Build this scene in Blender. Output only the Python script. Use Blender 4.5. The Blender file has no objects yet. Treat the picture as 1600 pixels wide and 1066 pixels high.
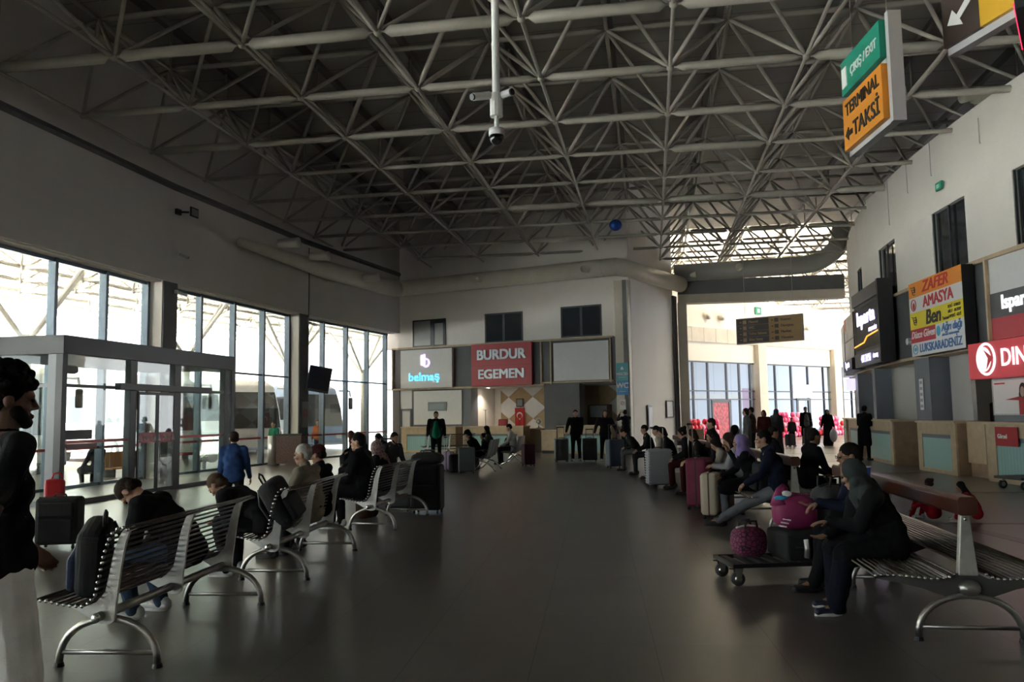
import bpy, bmesh, math, random
from mathutils import Vector, Matrix, Euler
random.seed(7)
PI = math.pi
SC = bpy.context.scene
COL = SC.collection

# ------------------------------------------------------------------ camera
FOC, CAMH, PITCH, ROLL = 1291.0, 1.57, math.atan(116.6/1291.0), 0.015
cam_d = bpy.data.cameras.new('camera'); cam = bpy.data.objects.new('camera', cam_d); COL.objects.link(cam)
cam_d.sensor_fit = 'HORIZONTAL'; cam_d.sensor_width = 36.0; cam_d.lens = 36.0*FOC/1600.0
cam_d.clip_start = 0.05; cam_d.clip_end = 500
_f = Vector((0, math.cos(PITCH), math.sin(PITCH))); _r = Vector((1, 0, 0)); _u = _r.cross(_f)
_c, _s = math.cos(ROLL), math.sin(ROLL)
CI = _r*_c - _u*_s; CJ = _r*_s + _u*_c
cam.matrix_world = Matrix(((CI.x, CJ.x, -_f.x, 0), (CI.y, CJ.y, -_f.y, 0), (CI.z, CJ.z, -_f.z, CAMH), (0, 0, 0, 1)))
SC.camera = cam

def ray(px, py):
    return _f*FOC + CI*(px-800) - CJ*(py-533)
def Zp(px, py, z=0.0):
    """point at height z seen at a pixel"""
    d = ray(px, py); t = (z-CAMH)/d.z
    return Vector((0, 0, CAMH)) + d*t
def Yp(px, py, y):
    d = ray(px, py); return Vector((0, 0, CAMH)) + d*(y/d.y)

# ------------------------------------------------------------------ world, sun, exposure
w = bpy.data.worlds.new('sky'); SC.world = w; w.use_nodes = True
nt = w.node_tree; nt.nodes.clear()
bg = nt.nodes.new('ShaderNodeBackground'); out = nt.nodes.new('ShaderNodeOutputWorld')
bg.inputs[0].default_value = (0.96, 0.98, 1.0, 1); bg.inputs[1].default_value = 1.7
nt.links.new(bg.outputs[0], out.inputs[0])
sd = bpy.data.lights.new('sun', 'SUN'); sun = bpy.data.objects.new('sun', sd); COL.objects.link(sun)
sd.energy = 75.0; sd.angle = math.radians(1.0); sd.color = (1.0, 0.965, 0.92)
sun.rotation_euler = Euler((math.radians(36), 0, math.radians(-60)))
SC.view_settings.view_transform = 'Standard'; SC.view_settings.look = 'None'
SC.view_settings.gamma = 1.0; SC.view_settings.use_curve_mapping = False
SC.view_settings.exposure = 1.75
SC.cycles.use_denoising = True
SC.cycles.max_bounces = 8; SC.cycles.diffuse_bounces = 5; SC.cycles.glossy_bounces = 3
SC.cycles.transparent_max_bounces = 12; SC.cycles.transmission_bounces = 4
SC.cycles.sample_clamp_indirect = 6.0
SC.cycles.caustics_reflective = False; SC.cycles.caustics_refractive = False

# ------------------------------------------------------------------ materials
MATS = {}
def mat(name, col, rough=0.6, metal=0.0, noise=0.0, nscale=8.0, bump=0.0, bscale=60.0, emit=None, estr=0.0, spec=None):
    if name in MATS: return MATS[name]
    m = bpy.data.materials.new(name); m.use_nodes = True
    n = m.node_tree.nodes; l = m.node_tree.links; b = n['Principled BSDF']
    c = tuple(col)+(1,) if len(col) == 3 else col
    b.inputs['Base Color'].default_value = c; b.inputs['Roughness'].default_value = rough
    b.inputs['Metallic'].default_value = metal
    if spec is not None: b.inputs['Specular IOR Level'].default_value = spec
    tc = None
    if noise or bump:
        tc = n.new('ShaderNodeTexCoord')
    if noise:
        t = n.new('ShaderNodeTexNoise'); t.inputs['Scale'].default_value = nscale; t.inputs['Detail'].default_value = 4
        l.new(tc.outputs['Object'], t.inputs['Vector'])
        r = n.new('ShaderNodeMapRange'); r.inputs[1].default_value = .3; r.inputs[2].default_value = .7
        r.inputs[3].default_value = 1-noise; r.inputs[4].default_value = 1+noise
        l.new(t.outputs['Fac'], r.inputs[0])
        mx = n.new('ShaderNodeMix'); mx.data_type = 'RGBA'; mx.blend_type = 'MULTIPLY'; mx.inputs[0].default_value = 1
        mx.inputs[6].default_value = c; l.new(r.outputs[0], mx.inputs[7]); l.new(mx.outputs[2], b.inputs['Base Color'])
    if bump:
        t2 = n.new('ShaderNodeTexNoise'); t2.inputs['Scale'].default_value = bscale; t2.inputs['Detail'].default_value = 3
        l.new(tc.outputs['Object'], t2.inputs['Vector'])
        bp = n.new('ShaderNodeBump'); bp.inputs['Strength'].default_value = bump; bp.inputs['Distance'].default_value = .01
        l.new(t2.outputs['Fac'], bp.inputs['Height']); l.new(bp.outputs[0], b.inputs['Normal'])
    if emit:
        b.inputs['Emission Color'].default_value = tuple(emit)+(1,); b.inputs['Emission Strength'].default_value = estr
    MATS[name] = m; return m

def glass_mat(name='clear glass', tint=(0.93, 0.97, 0.96), refl=1.0):
    if name in MATS: return MATS[name]
    m = bpy.data.materials.new(name); m.use_nodes = True
    n = m.node_tree.nodes; l = m.node_tree.links; n.clear()
    o = n.new('ShaderNodeOutputMaterial'); t = n.new('ShaderNodeBsdfTransparent'); g = n.new('ShaderNodeBsdfGlossy')
    g.inputs['Roughness'].default_value = 0.02; t.inputs[0].default_value = tuple(tint)+(1,)
    fr = n.new('ShaderNodeLayerWeight'); fr.inputs[0].default_value = .5
    pw = n.new('ShaderNodeMath'); pw.operation = 'POWER'; pw.inputs[1].default_value = 5.0
    ml = n.new('ShaderNodeMath'); ml.operation = 'MULTIPLY_ADD'; ml.inputs[1].default_value = .9*refl; ml.inputs[2].default_value = .045*refl
    mx = n.new('ShaderNodeMixShader')
    l.new(fr.outputs['Facing'], pw.inputs[0]); l.new(pw.outputs[0], ml.inputs[0]); l.new(ml.outputs[0], mx.inputs[0]); l.new(t.outputs[0], mx.inputs[1]); l.new(g.outputs[0], mx.inputs[2])
    l.new(mx.outputs[0], o.inputs[0]); MATS[name] = m; return m

def stripes_mat(name, c1, c2, scale, axis='X', width=0.5, rough=.5, metal=0.0):
    """two-colour stripes repeated along an object axis (real ribs, slats or seams of the surface)"""
    if name in MATS: return MATS[name]
    m = bpy.data.materials.new(name); m.use_nodes = True
    n = m.node_tree.nodes; l = m.node_tree.links; b = n['Principled BSDF']
    b.inputs['Roughness'].default_value = rough; b.inputs['Metallic'].default_value = metal
    tc = n.new('ShaderNodeTexCoord'); sp = n.new('ShaderNodeSeparateXYZ'); l.new(tc.outputs['Object'], sp.inputs[0])
    ml = n.new('ShaderNodeMath'); ml.operation = 'MULTIPLY'; ml.inputs[1].default_value = scale; l.new(sp.outputs[axis], ml.inputs[0])
    fr = n.new('ShaderNodeMath'); fr.operation = 'FRACT'; l.new(ml.outputs[0], fr.inputs[0])
    lt = n.new('ShaderNodeMath'); lt.operation = 'LESS_THAN'; lt.inputs[1].default_value = width; l.new(fr.outputs[0], lt.inputs[0])
    mx = n.new('ShaderNodeMix'); mx.data_type = 'RGBA'; mx.inputs[6].default_value = tuple(c1)+(1,); mx.inputs[7].default_value = tuple(c2)+(1,)
    l.new(lt.outputs[0], mx.inputs[0]); l.new(mx.outputs[2], b.inputs['Base Color'])
    MATS[name] = m; return m

# ------------------------------------------------------------------ mesh helpers
class MB:
    """collects shapes and links them as ONE mesh object"""
    def __init__(s): s.v = []; s.f = []; s.m = []; s.cur = 0
    def add(s, vs, fs):
        k = len(s.v); s.v += [tuple(p) for p in vs]; s.f += [tuple(i+k for i in q) for q in fs]; s.m += [s.cur]*len(fs); return s
    def box(s, c, d, M=None):
        x, y, z = d[0]/2, d[1]/2, d[2]/2
        p = [Vector((a*x, b*y, e*z)) for e in (-1, 1) for a, b in ((-1, -1), (1, -1), (1, 1), (-1, 1))]
        if M is not None: p = [M @ q for q in p]
        c = Vector(c); return s.add([q+c for q in p], [(3, 2, 1, 0), (4, 5, 6, 7), (0, 1, 5, 4), (1, 2, 6, 5), (2, 3, 7, 6), (3, 0, 4, 7)])
    def bx(s, x0, x1, y0, y1, z0, z1):
        return s.box(((x0+x1)/2, (y0+y1)/2, (z0+z1)/2), (abs(x1-x0), abs(y1-y0), abs(z1-z0)))
    def tube(s, pts, r, n=8, caps=True):
        pts = [Vector(p) for p in pts]; N = len(pts)
        rs = r if isinstance(r, (list, tuple)) else [r]*N
        prev = None; rings = []
        for i, p in enumerate(pts):
            d = (pts[min(i+1, N-1)]-pts[max(i-1, 0)])
            if d.length < 1e-9: d = Vector((0, 0, 1))
            d.normalize()
            if prev is None: a = d.orthogonal().normalized()
            else:
                a = prev - d*prev.dot(d)
                a = a.normalized() if a.length > 1e-6 else d.orthogonal().normalized()
            prev = a; b = d.cross(a)
            rings.append([p + (a*math.cos(2*PI*k/n)+b*math.sin(2*PI*k/n))*rs[i] for k in range(n)])
        vs = [q for rg in rings for q in rg]; fs = []
        for i in range(N-1):
            for k in range(n):
                k2 = (k+1) % n; fs.append((i*n+k, i*n+k2, (i+1)*n+k2, (i+1)*n+k))
        if caps: fs.append(tuple(range(n-1, -1, -1))); fs.append(tuple((N-1)*n+k for k in range(n)))
        return s.add(vs, fs)
    def ball(s, c, r, n=10, m=6, M=None):
        c = Vector(c); R = (r, r, r) if not isinstance(r, (tuple, list)) else r
        vs = []; fs = []
        vs.append(Vector((0, 0, R[2])))
        for i in range(1, m):
            t = PI*i/m
            for k in range(n):
                a = 2*PI*k/n; vs.append(Vector((R[0]*math.sin(t)*math.cos(a), R[1]*math.sin(t)*math.sin(a), R[2]*math.cos(t))))
        vs.append(Vector((0, 0, -R[2])))
        for k in range(n): fs.append((0, 1+k, 1+(k+1) % n))
        for i in range(m-2):
            for k in range(n):
                a = 1+i*n+k; b = 1+i*n+(k+1) % n; fs.append((a, a+n, b+n, b))
        L = len(vs)-1
        for k in range(n): fs.append((L, 1+(m-2)*n+(k+1) % n, 1+(m-2)*n+k))
        if M is not None: vs = [M @ q for q in vs]
        return s.add([q+c for q in vs], fs)
    def cone(s, a, b, ra, rb, n=12):
        """tapered capsule with round ends"""
        a = Vector(a); b = Vector(b); d = b-a
        if d.length < 1e-6: return s.ball(a, max(ra, rb), n, 8)
        L = d.length; d.normalize(); pts = []; rs = []
        for t in (-.98, -.8, -.5, -.2): pts.append(a+d*ra*t); rs.append(ra*math.sqrt(1-t*t))
        pts.append(a); rs.append(ra); pts.append(b); rs.append(rb)
        for t in (.2, .5, .8, .98): pts.append(b+d*rb*t); rs.append(rb*math.sqrt(1-t*t))
        return s.tube(pts, rs, n)
    def prism(s, poly, fn, t0, t1):
        """poly of 2-D points; fn(u,v,t) -> 3-D point"""
        n = len(poly); vs = [fn(u, v, t0) for u, v in poly]+[fn(u, v, t1) for u, v in poly]
        fs = [tuple(range(n-1, -1, -1)), tuple(range(n, 2*n))]+[(i, (i+1) % n, (i+1) % n+n, i+n) for i in range(n)]
        return s.add(vs, fs)
    def build(s, name, m, parent=None, smooth=False, bevel=0.0, seg=2, loc=None, rot=None):
        me = bpy.data.meshes.new(name); me.from_pydata(s.v, [], s.f)
        ml = m if isinstance(m, (list, tuple)) else [m]
        for q in ml: me.materials.append(q)
        if len(ml) > 1: me.polygons.foreach_set('material_index', s.m)
        bm = bmesh.new(); bm.from_mesh(me); bmesh.ops.recalc_face_normals(bm, faces=bm.faces); bm.to_mesh(me); bm.free()
        if smooth: me.polygons.foreach_set('use_smooth', [True]*len(me.polygons))
        me.update()
        o = bpy.data.objects.new(name, me); COL.objects.link(o)
        if parent: o.parent = parent
        if loc is not None: o.location = loc
        if rot is not None: o.rotation_euler = rot
        if bevel:
            md = o.modifiers.new('bevel', 'BEVEL'); md.width = bevel; md.segments = seg; md.limit_method = 'ANGLE'; md.angle_limit = math.radians(40)
        if smooth and bevel == 0:
            try: me.shade_smooth_by_angle = None
            except Exception: pass
        return o

def tag(o, label=None, cat=None, group=None, kind=None):
    if label: o['label'] = label
    if cat: o['category'] = cat
    if group: o['group'] = group
    if kind: o['kind'] = kind
    return o
def thing(name, label, cat, loc=(0, 0, 0), rz=0.0, group=None, kind=None):
    o = bpy.data.objects.new(name, None); COL.objects.link(o); o.location = loc; o.rotation_euler = (0, 0, rz)
    o.empty_display_size = .1
    return tag(o, label, cat, group, kind)
def struct(o, label=None): 
    o['kind'] = 'structure'
    if label: o['label'] = label
    return o
CH = {}
def children_of(o): return [c for c in bpy.data.objects if c.parent == o]
def copy_tree(o, parent=None):
    c = o.copy(); COL.objects.link(c); c.parent = parent
    for k in children_of(o): copy_tree(k, c)
    return c
def wall_frame(a, b):
    """local frame of a wall line: returns Matrix with X along a->b, Y = left normal, Z up, origin at a"""
    a = Vector((a[0], a[1], 0)); b = Vector((b[0], b[1], 0)); d = (b-a).normalized()
    n = Vector((-d.y, d.x, 0))
    return Matrix(((d.x, n.x, 0, a.x), (d.y, n.y, 0, a.y), (0, 0, 1, 0), (0, 0, 0, 1))), (b-a).length
def text_obj(s, size, m, parent, M, name='lettering', ext=0.004, bold=0.0, shear=0.0, sx=1.0, align='CENTER'):
    cu = bpy.data.curves.new(name, 'FONT'); cu.body = s; cu.size = size; cu.extrude = ext; cu.shear = shear
    cu.align_x = align; cu.align_y = 'CENTER'; cu.resolution_u = 3
    t = bpy.data.objects.new(name, cu); COL.objects.link(t)
    bpy.context.view_layer.update()
    dg = bpy.context.evaluated_depsgraph_get(); me = bpy.data.meshes.new_from_object(t.evaluated_get(dg)); me.name = name
    bpy.data.objects.remove(t); bpy.data.curves.remove(cu)
    me.materials.clear(); me.materials.append(m)
    if bold:      # heavier strokes: the glyphs doubled side by side
        vs = [tuple(v.co) for v in me.vertices]; fs = [tuple(p.vertices) for p in me.polygons]; n_ = len(vs); b2 = bold*.8
        A = []; F_ = []
        for k, (dx, dy) in enumerate(((-b2, -b2*.6), (b2, -b2*.6), (-b2, b2*.6), (b2, b2*.6))):
            A += [(x+dx, y+dy, z+k*.0004) for x, y, z in vs]; F_ += [tuple(i+n_*k for i in f) for f in fs]
        me.clear_geometry(); me.from_pydata(A, [], F_); me.update()
    o = bpy.data.objects.new(name, me); COL.objects.link(o); o.parent = parent
    me.transform(Matrix.Diagonal((sx, 1, 1, 1))); me.transform(M)
    return o
# ================================================================== THE SETTING
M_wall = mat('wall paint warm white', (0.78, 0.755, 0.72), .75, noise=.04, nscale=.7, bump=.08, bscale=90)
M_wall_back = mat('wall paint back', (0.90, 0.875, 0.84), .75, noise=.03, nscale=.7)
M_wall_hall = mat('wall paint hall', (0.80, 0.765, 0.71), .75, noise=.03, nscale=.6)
M_wall_left_shade = mat('wall paint left shaded', (0.69, 0.67, 0.64), .75, noise=.04, nscale=.7, bump=.08, bscale=90)  # same paint as M_wall, darkened: the wall's shade is put into the colour
M_colgray = mat('column grey', (0.115, 0.115, 0.12), .55, noise=.06, nscale=3)
M_frame = mat('window frame steel blue', (0.105, 0.135, 0.165), .35, .55, noise=.05)
M_framedk = mat('dark frame', (0.045, 0.05, 0.06), .4, .3)
M_darkgray = mat('anthracite panel', (0.085, 0.088, 0.095), .5, noise=.05, nscale=2)
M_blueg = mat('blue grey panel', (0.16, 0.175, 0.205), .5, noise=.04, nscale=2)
M_oak = mat('light oak', (0.50, 0.385, 0.25), .5, noise=.12, nscale=5)
M_oakdk = mat('brown oak', (0.33, 0.235, 0.15), .5, noise=.15, nscale=5)
M_white = mat('white panel', (0.72, 0.73, 0.74), .5, noise=.02)
M_beige = mat('beige stone cladding', (0.60, 0.545, 0.46), .55, noise=.05, nscale=2)
M_black = mat('matt black', (0.012, 0.012, 0.014), .5)
M_teal = stripes_mat('aqua ribbed glass', (0.30, 0.52, 0.51), (0.21, 0.40, 0.40), 9.0, 'X', .12, .3)
M_glass = glass_mat()
M_glassdk = mat('dark window pane', (0.02, 0.024, 0.03), .08, 0.0, spec=.8)
M_frost = mat('frosted panel', (0.62, 0.68, 0.70), .4)

# floor: large square porcelain tiles laid along the hall
def floor_material():
    m = bpy.data.materials.new('porcelain floor tiles'); m.use_nodes = True
    n = m.node_tree.nodes; l = m.node_tree.links; b = n['Principled BSDF']
    tc = n.new('ShaderNodeTexCoord'); mp = n.new('ShaderNodeMapping'); l.new(tc.outputs['Object'], mp.inputs[0])
    mp.inputs['Rotation'].default_value = (0, 0, math.radians(5.75)); mp.inputs['Location'].default_value = (TX, -.25, 0)
    sp = n.new('ShaderNodeSeparateXYZ'); l.new(mp.outputs[0], sp.inputs[0])
    def M(op, a, b_=None, c_=None):
        q = n.new('ShaderNodeMath'); q.operation = op
        for k, v in enumerate((a, b_, c_)):
            if v is None: continue
            if isinstance(v, (int, float)): q.inputs[k].default_value = v
            else: l.new(v, q.inputs[k])
        return q.outputs[0]
    lx = M('LESS_THAN', M('PINGPONG', sp.outputs['X'], .4), .0035); ly = M('LESS_THAN', M('PINGPONG', sp.outputs['Y'], .4), .0022)
    g = M('MAXIMUM', lx, ly)
    cx = M('FLOOR', M('DIVIDE', M('ADD', sp.outputs['X'], 0), .8)); cy = M('FLOOR', M('DIVIDE', sp.outputs['Y'], .8))
    cb = n.new('ShaderNodeCombineXYZ'); l.new(cx, cb.inputs[0]); l.new(cy, cb.inputs[1])
    wn = n.new('ShaderNodeTexWhiteNoise'); wn.noise_dimensions = '2D'; l.new(cb.outputs[0], wn.inputs['Vector'])
    ns = n.new('ShaderNodeTexNoise'); ns.inputs['Scale'].default_value = 3.0; ns.inputs['Detail'].default_value = 2; l.new(mp.outputs[0], ns.inputs['Vector'])
    v = M('ADD', M('MULTIPLY', wn.outputs['Value'], .14), M('MULTIPLY_ADD', ns.outputs['Fac'], .22, .82))
    mx = n.new('ShaderNodeMix'); mx.data_type = 'RGBA'; mx.blend_type = 'MULTIPLY'; mx.inputs[0].default_value = 1; mx.inputs[6].default_value = (.098, .091, .080, 1)
    l.new(v, mx.inputs[7])
    m2 = n.new('ShaderNodeMix'); m2.data_type = 'RGBA'; l.new(g, m2.inputs[0]); l.new(mx.outputs[2], m2.inputs[6]); m2.inputs[7].default_value = (.03, .029, .028, 1)
    l.new(m2.outputs[2], b.inputs['Base Color']); b.inputs['Roughness'].default_value = .29; b.inputs['Specular IOR Level'].default_value = .42
    return m
TX = -0.355
M_floor = floor_material()
LW = [(-13.6, -9.0), (-13.2, 0), (-12.1, 7.5), (-10.9, 15.2), (-9.55, 22.95), (-7.71, 30.55), (-5.21, 38.1)]
BWa, BWb, CRN = (-5.8, 38.5), (4.76, 33.3), (7.35, 37.4)
ARX, ARY, ARR = 61.75, 16.0, 51.0
def arcp(deg, r=ARR): a = math.radians(deg); return Vector((ARX - r*math.cos(a), ARY + r*math.sin(a), 0))
fl = MB().bx(-14.5, 40, -10, 75, -.2, 0).build('floor', M_floor); struct(fl, 'dark grey porcelain tile floor of the waiting hall')

# dark inlay strips in the right-hand aisle
M_inlay = mat('dark inlay strip', (0.022, 0.02, 0.018), .3)
k = 1
for (p, q, wd) in [((5.9, 11.6), (11.0, 10.9), .13), ((5.6, 16.2), (10.6, 15.5), .13), ((5.5, 20.7), (10.8, 20.9), .13), ((5.5, 25.6), (11.5, 25.9), .13),
                   ((5.6, 30.5), (12.6, 31.0), .13), ((5.8, 34.8), (14.0, 35.4), .13), ((6.05, 4.0), (6.0, 11.3), .2), ((8.0, 38.5), (20, 43.5), .13), ((8.0, 42.5), (20, 48.5), .13)]:
    Mx, L = wall_frame(p, q); mb = MB().bx(0, L, -wd/2, wd/2, 0, .003); o = mb.build('trim_%d' % k, M_inlay); o.matrix_world = Mx; struct(o); k += 1

# ---- left wall: solid band above, glazing bays between columns below
HEAD, WTOP = 5.45, 11.2
def wl(i): return wall_frame(LW[i], LW[i+1])
win_no = 1
M_tape = stripes_mat('red safety tape', (0.62, 0.06, 0.05), (0.55, 0.05, 0.04), 1.0, 'X', .85, .4)
for i in range(len(LW)-1):
    Mx, L = wl(i)
    o = MB().bx(-.06, L+.04, 0, .62, HEAD, WTOP).build('wall_left', M_wall_left_shade); o.matrix_world = Mx; struct(o, 'upper left wall above the glazing')
    # column at the start of the bay
    if i:
        cb = MB(); cb.bx(-.27, .33, .02, .6, 0, HEAD)
        o = cb.build('wall_left_column', M_colgray); o.matrix_world = Mx; struct(o)
        o.name = 'wall_left_column'
        o = MB().bx(-.272, -.29, .06, .6, 0, HEAD).build('wall_left_jamb', M_wall_hall); o.matrix_world = Mx; struct(o)
    o = MB().bx(.3, L-.28, .12, .6, HEAD-.03, HEAD).build('wall_left_soffit', M_wall_hall); o.matrix_world = Mx; struct(o)
    W = thing('window_%d' % win_no, 'tall glazed bay of the left wall', None, kind='structure'); W.matrix_world = Mx; win_no += 1
    fr = MB()
    for s in (.42, 2.1, 3.92, 5.74, 7.5):
        if s < L-.2: fr.bx(s-.05, s+.05, .42, .62, 0, HEAD-.03)
    fr.bx(.3, L-.28, .46, .56, HEAD-.12, HEAD-.03); fr.bx(.3, L-.28, .47, .55, 3.07, 3.13); fr.bx(.3, L-.28, .46, .58, 0, .07)
    fr.build('window_frame', M_frame, W)
    gl = MB(); gl.bx(.3, L-.28, .508, .516, .05, HEAD-.1); gl.build('pane', M_glass, W)
    tp = MB()
    tp.bx(.45, L-.3, .500, .506, .90, .965); tp.build('warning_tape', M_tape, W)

# ---- back wall with sign band, side wall, arch beam
Mb, Lb = wall_frame(BWa, BWb)
bw = MB(); bw.bx(-.3, Lb, 0, .35, 4.72, WTOP)
o = bw.build('wall_back', M_wall_back); o.matrix_world = Mb; struct(o, 'pale back wall above the ticket offices')
Ms, Ls = wall_frame(BWb, CRN)
o = MB().bx(.2, Ls, .0, .35, 0, WTOP).build('wall_side', M_wall_back); o.matrix_world = Ms; struct(o, 'plain side wall past the WC sign')
# corner columns
o = MB().bx(11.2, 11.78, -.12, .4, 0, 7.0).build('wall_back_column', M_beige); o.matrix_world = Mb; struct(o, 'beige clad corner column carrying the WC sign')
o = MB().bx(11.55, 11.72, -.14, -.118, 0, 7.0).build('wall_back_column_groove', M_colgray); o.matrix_world = Mb; struct(o)
o = MB().bx(4.72, 5.1, -.1, .4, 0, 6.9).build('wall_side_column', M_colgray); o.matrix_world = Ms; struct(o)
Mr, Lr = wall_frame(CRN, (14.75, 36.2))
o = MB().bx(.25, Lr, 0, .6, 6.95, 7.6).build('wall_far_beam', M_colgray); o.matrix_world = Mr; struct(o, 'grey beam over the passage to the second hall')
o = MB().bx(.25, Lr, -.02, .62, 6.55, 6.95).build('wall_far_beam_cladding', M_beige); o.matrix_world = Mr; struct(o)
o = MB().bx(.22, .62, -.02, .6, 0, 6.6).build('wall_far_pier', M_beige); o.matrix_world = Mr; struct(o, 'beige clad pier at the passage')

# ---- second hall behind the passage
Ma, La = wall_frame((9.4-7.74, 46-6.0), (22.3+6.3, 56+4.9))   # starts 9.8 m further left
s0 = 9.8
o = MB().bx(0, La, 0, .4, 6.45, 8.3).build('wall_far', M_wall_hall); o.matrix_world = Ma; struct(o, 'bright white upper wall of the second hall')
cl = MB(); sx_ = 0
while sx_ < La:
    cl.bx(sx_+.01, min(sx_+1.06, La), -.08, .3, 5.62, 6.45); sx_ += 1.07
o = cl.build('wall_far_cladding', M_beige); o.matrix_world = Ma; struct(o, 'beige panel band on the far wall')
for k, (a, b) in enumerate(((0, 6.7), (7.5, 15.0), (15.9, 19))):
    a2, b2 = (a+s0, b+s0) if k else (s0-9.8, b+s0)
    o = MB().bx(a2, min(b2, La), .0, .25, 4.52, 5.62).build('wall_far_lintel', M_wall_hall); o.matrix_world = Ma; struct(o)
for a in (-.75, 6.75, 15.05):
    cc = MB(); z = 0
    while z < 6.4: cc.bx(a+s0, a+s0+.8, -.3, .3, z+.006, min(z+1.3, 5.66)); z += 1.3
    cc2 = [z for z in (0,)]
    o = cc.build('wall_far_pillar', M_beige); o.matrix_world = Ma; struct(o, 'beige stone clad pillar in the second hall')
for (a, b, ms) in ((-9.5, -.9, [-7, -5, -3]), (.1, 6.7, [.2, 1.05, 2.35, 4.05, 5.25, 6.3]), (7.6, 15.0, [8.85, 10.55, 12.4, 14.2]), (15.9, 18.6, [16.5, 17.6])):
    W = thing('window_%d' % win_no, 'glazed bay of the second hall', None, kind='structure'); W.matrix_world = Ma; win_no += 1
    fr = MB()
    for m_ in ms: fr.bx(m_+s0-.045, m_+s0+.045, .02, .16, 0, 4.52)
    fr.bx(a+s0, b+s0, .04, .14, 4.44, 4.53); fr.bx(a+s0, b+s0, .05, .13, 2.78, 2.85); fr.bx(a+s0, b+s0, .05, .13, 2.3, 2.36); fr.bx(a+s0, b+s0, .04, .14, 0, .1)
    fr.build('window_frame', M_framedk, W)
    MB().bx(a+s0, b+s0, .088, .096, .05, 4.5).build('pane', glass_mat('hall glass', (.80, .86, .93)), W)

# ---- curved right wall (three bands) with booth openings below
def arc_band(name, a0, a1, z0, z1, r0, r1, m, n=None, label=None, kind='structure', parent=None):
    n = n or max(2, int((a1-a0)/1.2)); vs = []; fs = []
    for i in range(n+1):
        a = a0+(a1-a0)*i/n
        p, q = arcp(a, r0), arcp(a, r1)
        vs += [(p.x, p.y, z0), (q.x, q.y, z0), (q.x, q.y, z1), (p.x, p.y, z1)]
    for i in range(n):
        k = i*4; j = k+4
        for u, v_ in ((0, 1), (1, 2), (2, 3), (3, 0)): fs.append((k+u, k+v_, j+v_, j+u))
    fs += [(3, 2, 1, 0), (n*4, n*4+1, n*4+2, n*4+3)]
    mb = MB(); mb.add(vs, fs); o = mb.build(name, m, parent)
    if kind: o['kind'] = kind
    if label: o['label'] = label
    return o
A0, A1 = -32.0, 25.0
# upper wall is built in pieces so that the windows are real openings
wins_r = [(14.7, 16.05), (9.25, 11.4), (3.8, 5.9), (-.9, 1.5), (-5.6, -3.3), (-10.2, -7.9)]
arc_band('wall_right', A0, A1, 6.65, 8.55, ARR, ARR-.3, M_wall, 60, 'curved pale right wall above the ticket offices')
prev = A1
for (a, b) in sorted(wins_r, reverse=True):
    arc_band('wall_right_pier', b, prev, 4.9, 6.65, ARR, ARR-.3, M_wall); prev = a
arc_band('wall_right_pier', A0, prev, 4.9, 6.65, ARR, ARR-.3, M_wall)
for k, (a, b) in enumerate(wins_r):
    W = thing('window_%d' % win_no, ('dark office window in the curved right wall'), None, kind='structure'); win_no += 1
    arc_band('pane', a, b, 4.9, 6.65, ARR-.12, ARR-.14, M_glassdk, 4, kind=None, parent=W)
    fr = MB()
    for aa in (a, (a+b)/2, b):
        p = arcp(aa, ARR-.05); q = arcp(aa, ARR-.15); fr.tube([(p.x, p.y, 5.775-.875), (p.x, p.y, 6.65)], .035, 4)
    fr.build('window_frame', M_framedk, W)
    arc_band('sill', a, b, 4.9, 4.95, ARR, ARR-.16, M_framedk, 4, kind=None, parent=W)
arc_band('trim_20', A0, A1, 4.90, 4.99, ARR+.10, ARR-.1, M_oak, 60)
arc_band('wall_right_fascia', A0, A1, 3.02, 4.9, ARR+.04, ARR-.6, M_darkgray, 60, 'anthracite sign band of the right-hand ticket offices')
arc_band('trim_21', A0, A1, 2.95, 3.03, ARR+.06, ARR-.6, M_oak, 60)
# ceiling over the booths and their back wall
arc_band('ceiling_booths', A0, A1, 2.98, 3.0, ARR-.3, ARR-4.2, M_white, 60)
arc_band('wall_booths', A0, A1, 0, 3.0, ARR-4.0, ARR-4.2, M_wall_hall, 60)
for (a, b) in ((6.7, 7.95), (2.0, 2.95), (-3.3, -2.2), (13.0, 13.5), (-9, -8)):
    arc_band('wall_right_pillar', a, b, 0, 2.96, ARR+.02, ARR-.5, M_blueg, 2)
    arc_band('wall_booth_partition', (a+b)/2-.12, (a+b)/2+.12, 0, 2.98, ARR-.4, ARR-4.0, M_wall_hall, 2)
arc_band('wall_right_pillar', 17.6, 18.6, 0, 2.96, ARR+.02, ARR-.5, M_blueg, 2)
arc_band('wall_right_end', 24.6, 25.0, 0, 8.5, ARR+.02, ARR-.6, M_wall, 2)

arc_band('wall_right_void', A0, A1+4, 3.0, 11.2, ARR-6.2, ARR-6.4, M_colgray, 40)
arc_band('ceiling_offices', A0, A1, 8.5, 8.55, ARR-.3, ARR-6.2, M_colgray, 40)
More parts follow.
